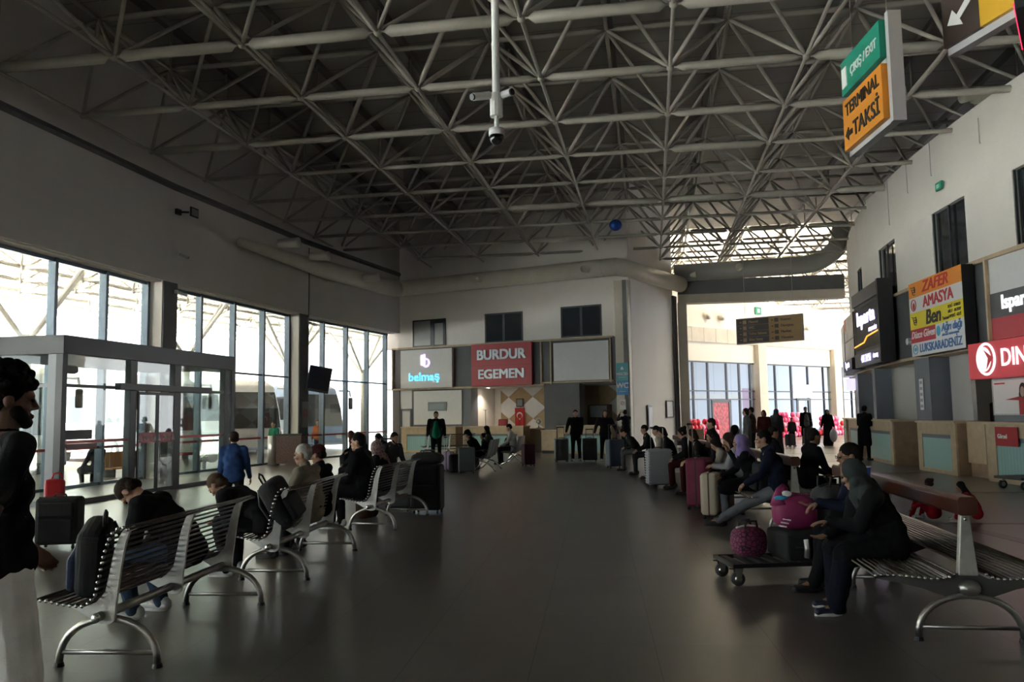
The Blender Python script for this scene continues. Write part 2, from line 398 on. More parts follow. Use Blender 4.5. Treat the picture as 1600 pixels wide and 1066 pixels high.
# ---- ceiling: roof sheets, purlins
TH = math.radians(9.5); CU = Vector((math.sin(TH), math.cos(TH), 0)); CV = Vector((math.cos(TH), -math.sin(TH), 0))
E0 = Vector((0.24, 13.71, 0)); GS = 2.585
def node(i, j, z): p = E0 + CV*(GS*i) + CU*(GS*j); return Vector((p.x, p.y, z))
def inside(p, m=0.0):
    # between the left wall and the curved right wall
    xl = None
    for a, b in zip(LW, LW[1:]):
        if a[1] <= p.y <= b[1]: xl = a[0]+(b[0]-a[0])*(p.y-a[1])/(b[1]-a[1])
    if p.y > LW[-1][1]: xl = LW[-1][0]+(p.y-LW[-1][1])*.36
    if xl is None: xl = -13.6
    dy = p.y-ARY
    xr = ARX-math.sqrt(ARR*ARR-dy*dy) if abs(dy) < 50 else 40
    return xl-m < p.x < xr+m and -9.5 < p.y < 62
M_roof = stripes_mat('roof sheets', (0.30, 0.285, 0.26), (0.17, 0.16, 0.145), 0.86, 'Y', .035, .6)
mb = MB().bx(-30, 34, -26, 43.5, 11.15, 11.25); o = mb.build('ceiling', M_roof); o.rotation_euler = (0, 0, -TH); struct(o, 'dark metal sheet roof lining')
M_trans = bpy.data.materials.new('translucent roof sheet'); M_trans.use_nodes = True
_n = M_trans.node_tree.nodes; _l = M_trans.node_tree.links; _n.clear()
_o = _n.new('ShaderNodeOutputMaterial'); _t = _n.new('ShaderNodeBsdfTranslucent'); _d = _n.new('ShaderNodeBsdfDiffuse'); _m = _n.new('ShaderNodeMixShader')
_t.inputs[0].default_value = (.55, .52, .45, 1); _d.inputs[0].default_value = (.5, .47, .4, 1); _m.inputs[0].default_value = .5
_l.new(_t.outputs[0], _m.inputs[2]); _l.new(_d.outputs[0], _m.inputs[1]); _l.new(_m.outputs[0], _o.inputs[0])
mb = MB().bx(-30, 40, 43.5, 72, 11.18, 11.2); o = mb.build('ceiling', M_trans); o.rotation_euler = (0, 0, -TH); struct(o, 'pale translucent roof sheets over the second hall')
M_purlin = mat('purlin', (0.12, 0.11, 0.10), .6)
pb = MB()
for i in range(-7, 12):
    a = node(i+.5, -9, 10.95); b = node(i+.5, 20, 10.95); pb.tube([a, b], .11, 4)
o = pb.build('ceiling_purlins', M_purlin); struct(o, 'purlins under the roof sheets')
# gable / edge walls that close the roof void
o = MB().bx(-15, 26, -9.4, -9.0, 0, 11.2).build('wall_front', M_wall); struct(o)
s0 = 9.8
# ================================================================== ROOF SPACE FRAME
M_pipe = mat('space frame paint', (0.36, 0.34, 0.30), .45, noise=.06, nscale=2)
SF = thing('space_frame', 'warm grey tubular space frame roof with ball nodes under the dark ceiling', 'roof frame', (0, 0, 0))
ZB, ZT = 8.4, 9.9
bot = {}; top = {}
def inside2(p): return inside(p, .35) or (inside(p, 5.5) and inside(p-Vector((5.2, 0, 0)), .3) and not inside(p+Vector((3, 0, 0)), .3)) or (inside(p, 5.5) and p.x > 8 and not inside(p, .35))
for i in range(-8, 16):
    for j in range(-9, 19):
        p = node(i, j, ZB)
        if inside2(p): bot[(i, j)] = p
        q = node(i+.5, j+.5, ZT)
        if inside2(q): top[(i, j)] = q
def fat(i, j):   # some transverse chord pipes are heavier
    h = (j*7+i*3) % 11
    if j in (-3, -2, -1, 0): return .105
    return .10 if (j in (5,) and i > -2) or h in (2,) else (.08 if j < 3 else .058)
tr, lo, we, tt, nb = [], [], [], [], []
for (i, j), p in bot.items():
    if (i+1, j) in bot: tr.append((p, bot[(i+1, j)], fat(i, j)))
    if (i, j+1) in bot: lo.append((p, bot[(i, j+1)], .038))
    for (a, b) in ((i, j), (i-1, j), (i, j-1), (i-1, j-1)):
        if (a, b) in top: we.append((p, top[(a, b)], .042 if (i+j) % 5 else .055))
    nb.append(p)
for (i, j), p in top.items():
    if (i+1, j) in top: tt.append((p, top[(i+1, j)], .06))
    if (i, j+1) in top: tt.append((p, top[(i, j+1)], .045))
cpos = Vector((0, 0, CAMH))
def pipe(mb, a, b, r, n=8, taper=True):
    d = (b-a); L = d.length; d = d/L
    if r > .05 and taper:
        mb.tube([a, a+d*.13, a+d*.14, a+d*.24, b-d*.24, b-d*.14, b-d*.13, b], [.022, .022, .03, r, r, .03, .022, .022], n)
    else:
        mb.tube([a+d*.03, a+d*.12, b-d*.12, b-d*.03], [r*.6, r, r, r*.6], n)
def infront(p):
    v = p-cpos
    a = v.dot(_f)
    return a > .5 and abs(v.dot(CI)/a) < .66 and abs(v.dot(CJ)/a) < .45
def lay(items, name, n=8):
    vis = sorted([t for t in items if infront((t[0]+t[1])/2)], key=lambda t: ((t[0]+t[1])/2-cpos).length)
    first = vis[:99]; rest = [t for t in items if not any(t is q for q in first)]
    for a, b, r in first:
        mb = MB(); c = (a+b)/2; pipe(mb, a-c, b-c, r, n)
        mb.build(name, M_pipe, SF, smooth=True, loc=c)
    mb = MB()
    for a, b, r in rest: pipe(mb, a, b, r, 6)
    if rest: tag(mb.build(name, M_pipe, SF, smooth=True), kind='stuff')
lay(tr, 'chord_pipe', 12); lay(lo, 'tie_pipe'); lay(we, 'brace_pipe'); lay(tt, 'upper_pipe')
vis = sorted([p for p in nb if infront(p)], key=lambda p: (p-cpos).length); first = vis[:99]
bl = MB(); bl.ball((0, 0, 0), .075, 12, 8); b0 = None
for p in first:
    if b0 is None: b0 = bl.build('ball_node', M_pipe, SF, smooth=True, loc=p); 
    else:
        c = b0.copy(); COL.objects.link(c); c.location = p
mb = MB()
for p in nb:
    if not any(p is q for q in first): mb.ball(p, .075, 8, 5)
for p in top.values(): mb.ball(p, .07, 8, 5); mb.tube([p, p+Vector((0, 0, 1.1))], .03, 5)
tag(mb.build('ball_node', M_pipe, SF, smooth=True), kind='stuff')
# wall plate along the top of the left wall
wp = MB()
for a, b in zip(LW[1:], LW[2:]):
    wp.tube([(a[0]-.02, a[1], 8.2), (b[0]-.02, b[1], 8.2)], .11, 6)
o = wp.build('trim_30', M_colgray); struct(o, 'edge beam under the space frame at the left wall')
# ================================================================== BACK WALL TICKET OFFICES (local frame Mb: x along the wall, -y towards the hall)
M_red = mat('red sign face', (0.42, 0.028, 0.040), .4)
M_redlit = mat('red lit sign face', (0.50, 0.03, 0.045), .4, emit=(0.9, .05, .08), estr=.05)
M_letter = mat('silver letters', (0.62, 0.64, 0.70), .35, .2)
M_letterlit = mat('white lit letters', (0.8, 0.8, 0.85), .4, emit=(1, 1, 1), estr=.30)
M_violet = mat('violet white lit letters', (0.8, 0.78, 1), .4, emit=(0.66, 0.60, 1.0), estr=.65)
M_cyan = mat('cyan lit letters', (0.1, 0.6, 0.85), .4, emit=(0.10, 0.62, 1.0), estr=.5)
M_lamp = mat('downlight glow', (1, 1, 1), .4, emit=(1.0, .88, .7), estr=14.0)
M_steel = mat('brushed steel', (0.55, 0.55, 0.55), .32, .95, noise=.06, nscale=14)
M_chrome = mat('chrome', (0.75, 0.75, 0.76), .12, 1.0)
M_paper = mat('paper', (0.78, 0.78, 0.78), .7)
M_ctrtop = mat('counter slab', (0.56, 0.44, 0.30), .45, noise=.1, nscale=6)

def sgn(M, z, y=-.2): return M @ Matrix.Translation((0, y, z)) @ Matrix.Rotation(PI/2, 4, 'X')
# dark lintel band with oak edges
def band(x0, x1):
    o = MB().bx(x0, x1, -.06, .35, 2.86, 4.70).build('wall_back_fascia', M_darkgray); o.matrix_world = Mb; struct(o, 'anthracite sign band on the back wall')
band(.3, 11.2)
n_ = 40
for (x0, x1, z0, z1) in ((.3, 11.1, 4.68, 4.76), (.3, 8.0, 2.80, 2.88), (7.9, 11.1, 2.9, 2.96)):
    o = MB().bx(x0, x1, -.14, .1, z0, z1).build('trim_%d' % n_, M_oak); o.matrix_world = Mb; struct(o); n_ += 1
for x in (.3, 7.85, 8.3, 10.95):
    o = MB().bx(x, x+.06, -.15, .1, 2.86, 4.72).build('trim_%d' % n_, M_oak); o.matrix_world = Mb; struct(o); n_ += 1
# signs
def wsign(name, label, x0, x1, z0, z1, m, dy=.18, M=None):
    M = M or Mb; S = thing(name, label, 'sign', kind=None); S.matrix_world = M @ Matrix.Translation(((x0+x1)/2, -.07, (z0+z1)/2))
    W_, H_ = x1-x0, z1-z0
    MB().bx(-W_/2, W_/2, -dy, 0, -H_/2, H_/2).build('panel', m, S, bevel=.01)
    return S
FT = lambda x, z, y=-.19: Matrix.Translation((x, y, z)) @ Matrix.Rotation(PI/2, 4, 'X')
S = wsign('office_sign', 'off-white office sign with glowing b logo and cyan lettering below', .86, 3.6, 2.87, 4.62, M_white)
text_obj('belmaş', .52, M_cyan, S, FT(-.1, -.38), bold=.008, sx=1.1)
lb = MB()
for pts in ([(-.16, .15), (-.16, .62)], [(-.02, .12), (-.02, .66)]): lb.tube([(x-.05, -.2, z) for x, z in pts], .055, 6)
lb.tube([(.02+.17*math.cos(t), -.2, .26+.17*math.sin(t)) for t in [k*PI/8 for k in range(17)]], .045, 6)
lb.build('logo', mat('lilac lit logo', (.8, .7, .95), .4, emit=(.8, .62, 1), estr=.35), S)
S = wsign('office_sign', 'red office sign reading BURDUR EGEMEN in silver letters', 4.58, 7.5, 2.86, 4.70, M_red)
text_obj('BURDUR', .60, M_letter, S, FT(0, .42), bold=.028, ext=.03, sx=1.0)
text_obj('EGEMEN', .56, M_letter, S, FT(0, -.42), bold=.026, ext=.03, sx=1.06)
MB().bx(-1.44, 1.44, -.187, -.18, -.03, -.02).build('seam', M_black, S)
S = wsign('office_sign', 'blank off-white sign panel in an oak frame on the back wall', 8.45, 10.9, 2.98, 4.58, M_white, .05)
# upper office windows
for k, (x0, x1, z0, z1) in enumerate(((1.38, 3.15, 4.76, 6.0), (5.15, 7.0, 4.76, 6.05), (8.78, 10.6, 4.79, 6.1))):
    W = thing('window_%d' % win_no, 'office window over the back wall signs', None, kind='structure'); W.matrix_world = Mb; win_no += 1
    fr = MB(); t = .06
    fr.bx(x0, x1, -.03, .03, z1-t, z1); fr.bx(x0, x1, -.03, .03, z0, z0+t); fr.bx(x0, x0+t, -.03, .03, z0, z1); fr.bx(x1-t, x1, -.03, .03, z0, z1)
    xm = (x0+x1)/2+(.12 if k == 0 else 0); fr.bx(xm-.05, xm+.05, -.03, .03, z0, z1)
    if k == 0: fr.bx(xm, xm+.16, -.035, .03, z0, z1); fr.bx(xm, x1, -.035, .03, z1-.2, z1); fr.bx(x1-.14, x1, -.035, .03, z0, z1)
    fr.build('window_frame', M_framedk, W)
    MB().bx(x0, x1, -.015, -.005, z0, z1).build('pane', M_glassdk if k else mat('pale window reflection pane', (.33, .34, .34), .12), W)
# room shells behind the band
o = MB().bx(.3, 4.2, .34, .5, 0, 2.86).build('wall_office', M_white); o.matrix_world = Mb
bpy.data.objects.remove(o)
o = MB().bx(-.3, 11.6, 3.0, 3.2, 0, 3.0).build('wall_office_back', M_wall); o.matrix_world = Mb; struct(o)
o = MB().bx(-.3, 11.6, .3, 3.2, 2.84, 2.9).build('ceiling_office', M_white); o.matrix_world = Mb; struct(o)
for (a, b, m) in ((4.05, 4.42, M_blueg), (7.95, 9.55, M_colgray), (.25, .66, M_colgray)):
    o = MB().bx(a, b, -.02, .6, 0, 2.86).build('wall_back_pier', m); o.matrix_world = Mb; struct(o)
o = MB().bx(4.1, 4.3, .5, 3.0, 0, 2.86).build('wall_office_partition', M_wall); o.matrix_world = Mb; struct(o)
o = MB().bx(7.95, 8.15, .5, 3.0, 0, 2.86).build('wall_office_partition', M_wall); o.matrix_world = Mb; struct(o)
# first office: door and closed white panel with a hatch
D = thing('door_1', 'narrow white glazed side door with a fixed white light above', None, kind='structure'); D.matrix_world = Mb
MB().bx(.66, 1.3, .02, .08, 1.95, 2.86).build('transom_panel', M_white, D)
fr = MB(); fr.bx(.66, .74, 0, .1, 0, 1.95); fr.bx(1.2, 1.3, 0, .1, 0, 1.95); fr.bx(.66, 1.3, 0, .1, 1.87, 1.95); fr.bx(.66, 1.3, 0, .1, 0, .5); fr.build('door_frame', M_blueg, D)
MB().bx(.74, 1.2, .04, .06, .5, 1.87).build('door_panel', M_white, D)
o = MB().bx(1.3, 4.05, .04, .2, 1.1, 2.86).build('wall_back_panel_frame', M_blueg); o.matrix_world = Mb; struct(o)
P_ = thing('office_hatch', 'large white closed office panel with a small grey service hatch', 'hatch'); P_.matrix_world = Mb
MB().bx(1.42, 3.93, -.01, .04, 1.22, 2.74).build('panel', M_white, P_)
h = MB(); h.bx(2.2, 3.15, -.05, 0, 1.83, 2.23); h.build('hatch_frame', mat('hatch grey', (.20, .23, .25), .4), P_); MB().bx(2.28, 3.07, -.06, -.05, 1.9, 2.15).build('hatch_pane', mat('hatch pane', (.28, .35, .36), .2), P_)

def counter(name, label, M, x0, x1, z1=1.14, d=.62, y0=-.75, ins=.28, side='r', notes=True):
    """oak faced ticket counter with an aqua ribbed inset and a grey rail"""
    C_ = thing(name, label, 'counter', group=None); C_.matrix_world = M @ Matrix.Translation(((x0+x1)/2, y0, 0))
    w_ = (x1-x0)/2
    b = MB(); b.bx(-w_, w_, .02, d, 0, z1-.05); b.build('carcass', M_oakdk, C_)
    f = MB(); f.bx(-w_, -w_+ins, -.02, .03, 0, z1-.05); f.bx(w_-ins, w_, -.02, .03, 0, z1-.05); f.bx(-w_+ins, w_-ins, -.02, .03, z1-.33, z1-.05); f.bx(-w_+ins, w_-ins, -.02, .03, 0, .1)
    f.build('front_frame', M_oak, C_, bevel=.004)
    MB().bx(-w_+ins, w_-ins, .0, .025, z1-.42, z1-.33).build('grey_rail', M_blueg, C_)
    MB().bx(-w_+ins, w_-ins, .005, .022, .1, z1-.42).build('ribbed_inset', M_teal, C_)
    MB().bx(-w_-.03, w_+.03, -.06, d+.02, z1-.05, z1).build('worktop', M_ctrtop, C_, bevel=.006)
    return C_
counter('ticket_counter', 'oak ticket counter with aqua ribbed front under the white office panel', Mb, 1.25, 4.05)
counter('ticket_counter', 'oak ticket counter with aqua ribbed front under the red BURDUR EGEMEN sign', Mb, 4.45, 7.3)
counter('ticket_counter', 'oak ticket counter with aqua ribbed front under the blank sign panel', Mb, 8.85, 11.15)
lc = thing('low_counter', 'low plain oak counter block beside the grey pier', 'counter'); lc.matrix_world = Mb @ Matrix.Translation((8.42, -.72, 0))
MB().bx(-.32, .36, 0, .6, .12, .92).build('carcass', M_oak, lc); MB().bx(-.3, .34, .04, .56, 0, .12).build('plinth', M_black, lc); MB().bx(-.34, .38, -.02, .62, .92, .96).build('worktop', M_ctrtop, lc)
# side gate / brown cabinet between counter 2 and the pier
o = thing('brown_cabinet', 'dark brown cabinet with a round grey fan behind the counter end', 'cabinet'); o.matrix_world = Mb @ Matrix.Translation((7.5, .35, 0))
MB().bx(-.28, .3, -.3, .3, 0, .98).build('body', mat('dark brown laminate', (.10, .07, .04), .5), o); MB().bx(-.3, .32, -.32, .32, .98, 1.02).build('worktop', M_oakdk, o)
fn = thing('desk_fan', 'round grey desk fan on the dark brown cabinet', 'fan'); fn.matrix_world = Mb @ Matrix.Translation((7.5, .35, 1.02))
MB().tube([(0, 0, 0), (0, 0, .02), (0, 0, .025), (0, 0, .12)], [.1, .1, .02, .02], 12).build('stand', M_black, fn)
mb = MB()
for k in range(14): a = k*PI/7; mb.tube([(0, -.05, .27), (.15*math.cos(a), -.03, .27+.15*math.sin(a))], .004, 4)
mb.tube([(.16*math.cos(k*PI/10), -.03, .27+.16*math.sin(k*PI/10)) for k in range(21)], .007, 5); mb.build('guard', M_steel, fn)
mb = MB(); 
for k in range(4): a = k*PI/2; mb.ball((.07*math.cos(a), 0, .27+.07*math.sin(a)), (.055, .01, .055), 8, 5)
mb.build('blades', M_darkgray, fn)
# interior of the second office: oak and white diamond wall, flag, picture, downlights
def diamond_wall(x0, x1, y, n0, xs):
    # oak background with white rhombi as thin applied panels
    o = MB().bx(x0, x1, y-.02, y, 0, 2.84).build('wall_office_cladding', mat('warm oak cladding', (.40, .29, .16), .5, noise=.1, nscale=4)); o.matrix_world = Mb; struct(o)
    k = n0
    w2, h2 = .62, .5; xc = xs; row = 0
    zc = 2.92
    while zc > -.4:
        xx = xc
        while xx < x1+w2:
            pts = [(xx-w2, zc), (xx, zc-h2), (xx+w2, zc), (xx, zc+h2)]
            # clip to the wall
            def clip(P, f, g):
                out_ = []
                for a, b in zip(P, P[1:]+P[:1]):
                    fa, fb = f(a), f(b)
                    if fa >= 0: out_.append(a)
                    if fa*fb < 0: t = fa/(fa-fb); out_.append((a[0]+(b[0]-a[0])*t, a[1]+(b[1]-a[1])*t))
                return out_
            P = pts
            for f in (lambda p: p[0]-x0, lambda p: x1-p[0], lambda p: 2.84-p[1], lambda p: p[1]-0): 
                P = clip(P, f, 0) if P else P
            if len(P) >= 3:
                mb = MB(); mb.prism(P, lambda u, v, t: (u, y-.02-t, v), 0, .012); o = mb.build('trim_%d' % k, M_white); o.matrix_world = Mb; struct(o); k += 1
            xx += 2*w2
        zc -= h2*2.0; row += 1
    return k
kk = diamond_wall(4.62, 7.95, 2.5, 60, 5.03)
kk = diamond_wall(9.5, 11.5, 2.5, kk, 10.44)
o = MB().bx(8.15, 9.5, 2.47, 2.5, 0, 2.84).build('wall_office_inner', M_oakdk); o.matrix_world = Mb; struct(o)
o = MB().bx(4.3, 4.62, 2.45, 2.5, 0, 2.84).build('wall_office_inner', M_wall); o.matrix_world = Mb; struct(o)
def downlight(M, x, y, z, label, watts=28, col=(1, .85, .65), spot=True):
    L = thing('downlight', label, 'ceiling light', group=None); L.matrix_world = M @ Matrix.Translation((x, y, z))
    MB().tube([(0, 0, 0), (0, 0, -.012)], .085, 16).build('ring', M_white, L); MB().tube([(0, 0, -.012), (0, 0, -.016)], .065, 16).build('lamp', M_lamp, L)
    ld = bpy.data.lights.new('downlight_lamp', 'SPOT'); ld.energy = watts; ld.spot_size = 2.2; ld.spot_blend = .8; ld.color = col; ld.shadow_soft_size = .06
    lo_ = bpy.data.objects.new('downlight_lamp', ld); COL.objects.link(lo_); lo_.parent = L; lo_.location = (0, 0, -.03)
    return L
downlight(Mb, 4.75, 1.0, 2.84, 'left warm downlight in the office under the red sign', 45)
downlight(Mb, 5.35, .5, 2.84, 'front warm downlight under the left half of the red sign', 8)
downlight(Mb, 6.1, .5, 2.84, 'front warm downlight under the right half of the red sign', 8)
F = thing('wall_flag', 'red Turkish flag with white crescent and star hanging in the office', 'flag'); F.matrix_world = Mb @ Matrix.Translation((5.63, 2.40, 1.5))
fb = MB(); N = 8
vs = []; fs = []
for i in range(N+1):
    x = -.25+.5*i/N; 
    for zz in (-.45, .42): vs.append((x, .012*math.sin(i*1.7), zz))
    for zz in (-.45, .42): vs.append((x, .012*math.sin(i*1.7)+.008, zz))
for i in range(N):
    a = i*4; b = a+4
    fs += [(a, b, b+1, a+1), (a+2, a+3, b+3, b+2), (a+1, b+1, b+3, a+3), (a, a+2, b+2, b)]
fb.add(vs, fs); fb.build('cloth', mat('flag red', (.42, .01, .015), .6), F)
cr = MB(); pts = [(.15*math.cos(t), .15*math.sin(t)) for t in [math.radians(d) for d in range(-50, 231, 20)]]
pts += [(.115*math.cos(t), .115*math.sin(t)-.035) for t in [math.radians(d) for d in range(222, -45, -20)]]
cr.prism(pts, lambda u, v, t: (u, -.022-t, v+.08), 0, .006)
st = []
for k in range(10): a = PI/2+k*PI/5; r_ = .055 if k % 2 == 0 else .022; st.append((r_*math.cos(a), r_*math.sin(a)))
cr.prism(st, lambda u, v, t: (u, -.022-t, v-.09), 0, .006); cr.build('crescent', M_paper, F)
F = thing('framed_picture', 'small dark framed portrait above the red flag', 'picture'); F.matrix_world = Mb @ Matrix.Translation((5.62, 2.44, 2.16))
MB().bx(-.18, .18, -.02, .02, -.19, .19).build('frame', M_black, F); MB().bx(-.14, .14, -.03, -.02, -.15, .15).build('print', mat('grey print', (.22, .24, .27), .4), F)
# clutter seen behind counter 2
cb = thing('office_chair', 'dark red high-backed office chair behind the counter', 'chair'); cb.matrix_world = Mb @ Matrix.Translation((5.4, .85, 0))
M_dkred = mat('dark red fabric', (.18, .015, .02), .8)
MB().bx(-.25, .25, -.25, .25, .44, .54).build('seat', M_dkred, cb, bevel=.04); MB().box((0, .25, 1.0), (.48, .1, .85), Matrix.Rotation(-.15, 3, 'X')).build('backrest', M_dkred, cb, bevel=.05)
MB().tube([(0, 0, .04), (0, 0, .44)], .03).build('post', M_black, cb)
mb = MB(); [mb.tube([(0, 0, .1), (.28*math.cos(a), .28*math.sin(a), .04)], .02, 6) for a in [k*2*PI/5 for k in range(5)]]; mb.build('star_base', M_black, cb)
ps = thing('coat_stand', 'thin coat stand with hanging dark things beside the grey pier', 'coat stand'); ps.matrix_world = Mb @ Matrix.Translation((4.72, .75, 0))
MB().tube([(0, 0, .03), (0, 0, 1.85)], .018).build('pole', M_steel, ps); mb = MB(); [mb.tube([(0, 0, 1.8), (.12*math.cos(a), .12*math.sin(a), 1.86)], .008, 5) for a in (0, 2, 4)]; mb.build('hook', M_steel, ps)
MB().tube([(0, 0, 0), (0, 0, .03)], .16, 14).build('base', M_black, ps)
# third office: dark hatch opening with pale board
o = MB().bx(9.55, 11.25, .55, .6, 0, 2.9)
bpy_o = thing('kitchen_shelf', 'dark brown shelf unit with a pale blue board inside the third office', 'shelf'); bpy_o.matrix_world = Mb @ Matrix.Translation((9.55, 2.2, 0))
MB().bx(-.45, .55, -.2, .2, 0, 2.0).build('carcass', mat('shelf brown', (.07, .045, .03), .6), bpy_o); MB().bx(-.3, .45, -.24, -.2, 1.45, 1.95).build('board', mat('pale blue board', (.45, .55, .62), .5), bpy_o)
# WC direction sign on the corner column
S = thing('toilet_sign', 'blue and green column sign reading MESCİD and WC', 'sign'); S.matrix_world = Mb @ Matrix.Translation((11.49, -.2, 3.0))
MB().bx(-.24, .24, -.02, .08, -.1, .62).build('mosque_panel', mat('teal sign', (.04, .30, .36), .4), S); MB().bx(-.24, .24, -.02, .08, -.66, -.1).build('toilet_panel', mat('blue sign', (.02, .20, .46), .4), S)
text_obj('WC', .30, M_paper, S, FT(0, -.30, -.03), bold=.012); text_obj('MESCİD', .13, M_paper, S, FT(0, .17, -.03), bold=.004)
mb = MB(); mb.tube([(-.13, -.03, -.53), (.13, -.03, -.53)], .012, 4); mb.tube([(-.13, -.03, .04), (.13, -.03, .04)], .01, 4)
mb.prism([(-.07, 0), (.07, 0), (.05, .09), (0, .14), (-.05, .09)], lambda u, v, t: (u, -.022-t, v+.34), 0, .006); mb.build('pictogram', M_paper, S)
S = thing('prohibition_notice', 'small white no-smoking notice low on the corner column', 'notice'); S.matrix_world = Mb @ Matrix.Translation((11.45, -.13, 1.95))
MB().bx(-.13, .13, -.012, 0, -.2, .2).build('sheet', M_paper, S); mb = MB(); mb.tube([(.07*math.cos(k*PI/8), -.016, .05+.07*math.sin(k*PI/8)) for k in range(17)], .009, 5); mb.tube([(-.05, -.016, 0), (.05, -.016, .1)], .008, 5); mb.build('pictogram', mat('notice red', (.5, .05, .04), .5), S)
# fire hose cabinet / frame on the side wall
S = thing('notice_frame', 'tall dark framed panel on the side wall', 'frame'); S.matrix_world = Ms @ Matrix.Translation((1.75, -.03, 1.42))
MB().bx(-.24, .24, -.04, .0, -.5, .5).build('frame', M_black, S); MB().bx(-.19, .19, -.05, -.04, -.42, .42).build('print', mat('brown print', (.14, .10, .09), .4), S)
S = thing('notice_frame', 'small dark framed notice at the far end of the side wall', 'frame'); S.matrix_world = Ms @ Matrix.Translation((4.0, -.03, 1.75))
mb = MB(); mb.bx(-.4, .4, -.04, 0, .33, .38); mb.bx(-.4, .4, -.04, 0, -.38, -.33); mb.bx(-.4, -.35, -.04, 0, -.38, .38); mb.bx(.35, .4, -.04, 0, -.38, .38); mb.build('frame', M_black, S)
MB().bx(-.35, .35, -.02, -.01, -.33, .33).build('print', M_paper, S)

# ================================================================== AIR DUCT with round nozzles along the walls
M_duct = mat('painted duct', (0.74, 0.70, 0.61), .4, noise=.05, nscale=2)
DU = thing('air_duct', 'long cream round ventilation duct running along the left and back walls', 'duct')
def off(M, x, y, z): return M @ Vector((x, y, z))
q1 = off(wl(5)[0], -.1, -.45, 7.2); q2 = Vector((-5.35, 36.9, 7.35)); q3 = off(Mb, 1.1, -.55, 7.45); q4 = off(Mb, 11.5, -.55, 7.5); q5 = off(Ms, 4.6, -.5, 7.35)
q0 = off(wl(4)[0], 2.9, -.36, 7.15)
def smooth_path(pts, k=5, r=.9):
    out_ = [pts[0]]
    for a, b, c in zip(pts, pts[1:], pts[2:]):
        d1 = (a-b).normalized()*min(r, (a-b).length*.45); d2 = (c-b).normalized()*min(r, (c-b).length*.45)
        for i in range(k+1):
            t = i/k; out_.append((b+d1)*(1-t)**2+b*2*t*(1-t)+(b+d2)*t*t)
    return out_+[pts[-1]]
path = smooth_path([q0, q1, q2, q3, q4])
n = len(path)
MB().tube([p for p in path], [.14]+[.26+.10*min(1, i/6) for i in range(n-1)], 20).build('duct_run', M_duct, DU, smooth=True)
MB().tube(smooth_path([q4-(q4-q3).normalized()*.6, q4+Vector((.1, 0, 0)), q5]), .36, 20).build('elbow', M_duct, DU, smooth=True)
seam = MB()
for a, b in ((q1, q2), (q3, q4)):
    d = (b-a).normalized(); L_ = (b-a).length
    for k in range(int(L_/1.5)):
        c = a+d*(k*1.5+.7); seam.tube([c-d*.012, c+d*.012], .372, 20)
M_noz = mat('bright nozzle metal', (.80, .79, .75), .35, .3)
def nozzle(p, d, parent=DU, k=1.0):
    d = Vector(d).normalized(); p = Vector(p)
    o = MB().tube([p, p+d*.42*k, p+d*.46*k, p+d*.46*k, p+d*.30*k], [.13, .165, .165, .11, .05], 16, caps=False).build('nozzle', M_noz if k > 1 else M_duct, parent, smooth=True)
    m2 = MB().tube([p+d*.37*k, p+d*.372*k], .1, 14).build('nozzle_throat', M_black, o)
for p, pd in (((395+55, 380), 0), ((498, 401), 0), ((578, 434), 0)):
    # on the left run, pointing along the hall towards the right
    t = Zp(p[0], p[1], 7.2); nozzle(t-Vector((.30, 0, 0)), (1, -.12, .0), DU, 1.5)
for x in (1.0, 5.35, 10.35): nozzle(off(Mb, x, -.78, 7.42), off(Mb, 0, -1, 0)-off(Mb, 0, 0, 0))
D2 = thing('air_duct', 'thick grey round duct crossing above the passage beam', 'duct')
r1 = off(Mr, .1, -.2, 7.9); r2 = off(Mr, 6.3, -.2, 8.05); r3 = off(Mr, 7.25, -.5, 8.7); r4 = off(Mr, 7.4, -.6, 9.8)
M_ductg = mat('grey duct', (.30, .295, .28), .4)
MB().tube(smooth_path([r1, r2, r3, r4], r=.8), .40, 20).build('duct_run', M_ductg, D2, smooth=True)
nozzle(off(Mr, 2.9, -.55, 7.95), off(Mr, 0, -1, 0)-off(Mr, 0, 0, 0), D2); nozzle(off(Mr, .6, -.4, 7.8), (1, -.3, 0), D2)
# duct stub over the right wall
D3 = thing('air_duct', 'grey duct stub ending above the curved right wall', 'duct')
a_ = Zp(1505, 148, 8.95); b_ = a_+Vector((2.2, .3, 0)); MB().tube([a_, a_+(b_-a_)*.12, a_+(b_-a_)*.13, b_], [.2, .12, .2, .2], 16).build('duct_run', M_duct, D3, smooth=True)

# ================================================================== SECOND HALL DETAILS
for k, (s, z) in enumerate(((2.3, 7.15), (3.55, 7.15), (12.2, 7.0), (17.0, 6.9))):
    N_ = thing('wall_nozzle', ['first', 'second', 'third', 'fourth'][k]+' round air nozzle from the left on the white far wall', 'air vent'); N_.matrix_world = Ma @ Matrix.Translation((s+s0, 0, z))
    MB().tube([(0, 0, 0), (0, -.25, 0), (0, -.26, 0), (0, -.1, 0)], [.2, .24, .17, .1], 16, caps=False).build('cone', M_duct, N_, smooth=True); MB().tube([(0, -.11, 0), (0, -.12, 0)], .12, 12).build('throat', M_black, N_)
S = thing('exit_sign', 'small green exit sign on the white far wall', 'sign'); S.matrix_world = Ma @ Matrix.Translation((7.2+s0, -.05, 7.75))
MB().bx(-.28, .28, -.05, .04, -.22, .22).build('panel', mat('exit green', (.02, .26, .16), .4), S); MB().bx(-.12, .12, -.06, -.05, -.12, .12).build('pictogram', mat('pale green', (.5, .8, .65), .4), S)
D = thing('door_2', 'dark framed door with red printed film in the second hall', None, kind='structure'); D.matrix_world = Ma @ Matrix.Translation((s0, 0, 0))
mb = MB(); mb.bx(2.5, 2.62, -.05, .02, 0, 2.25); mb.bx(4.05, 4.25, -.05, .02, 0, 2.25); mb.bx(2.5, 4.25, -.05, .02, 2.15, 2.3); mb.build('door_frame', M_framedk, D)
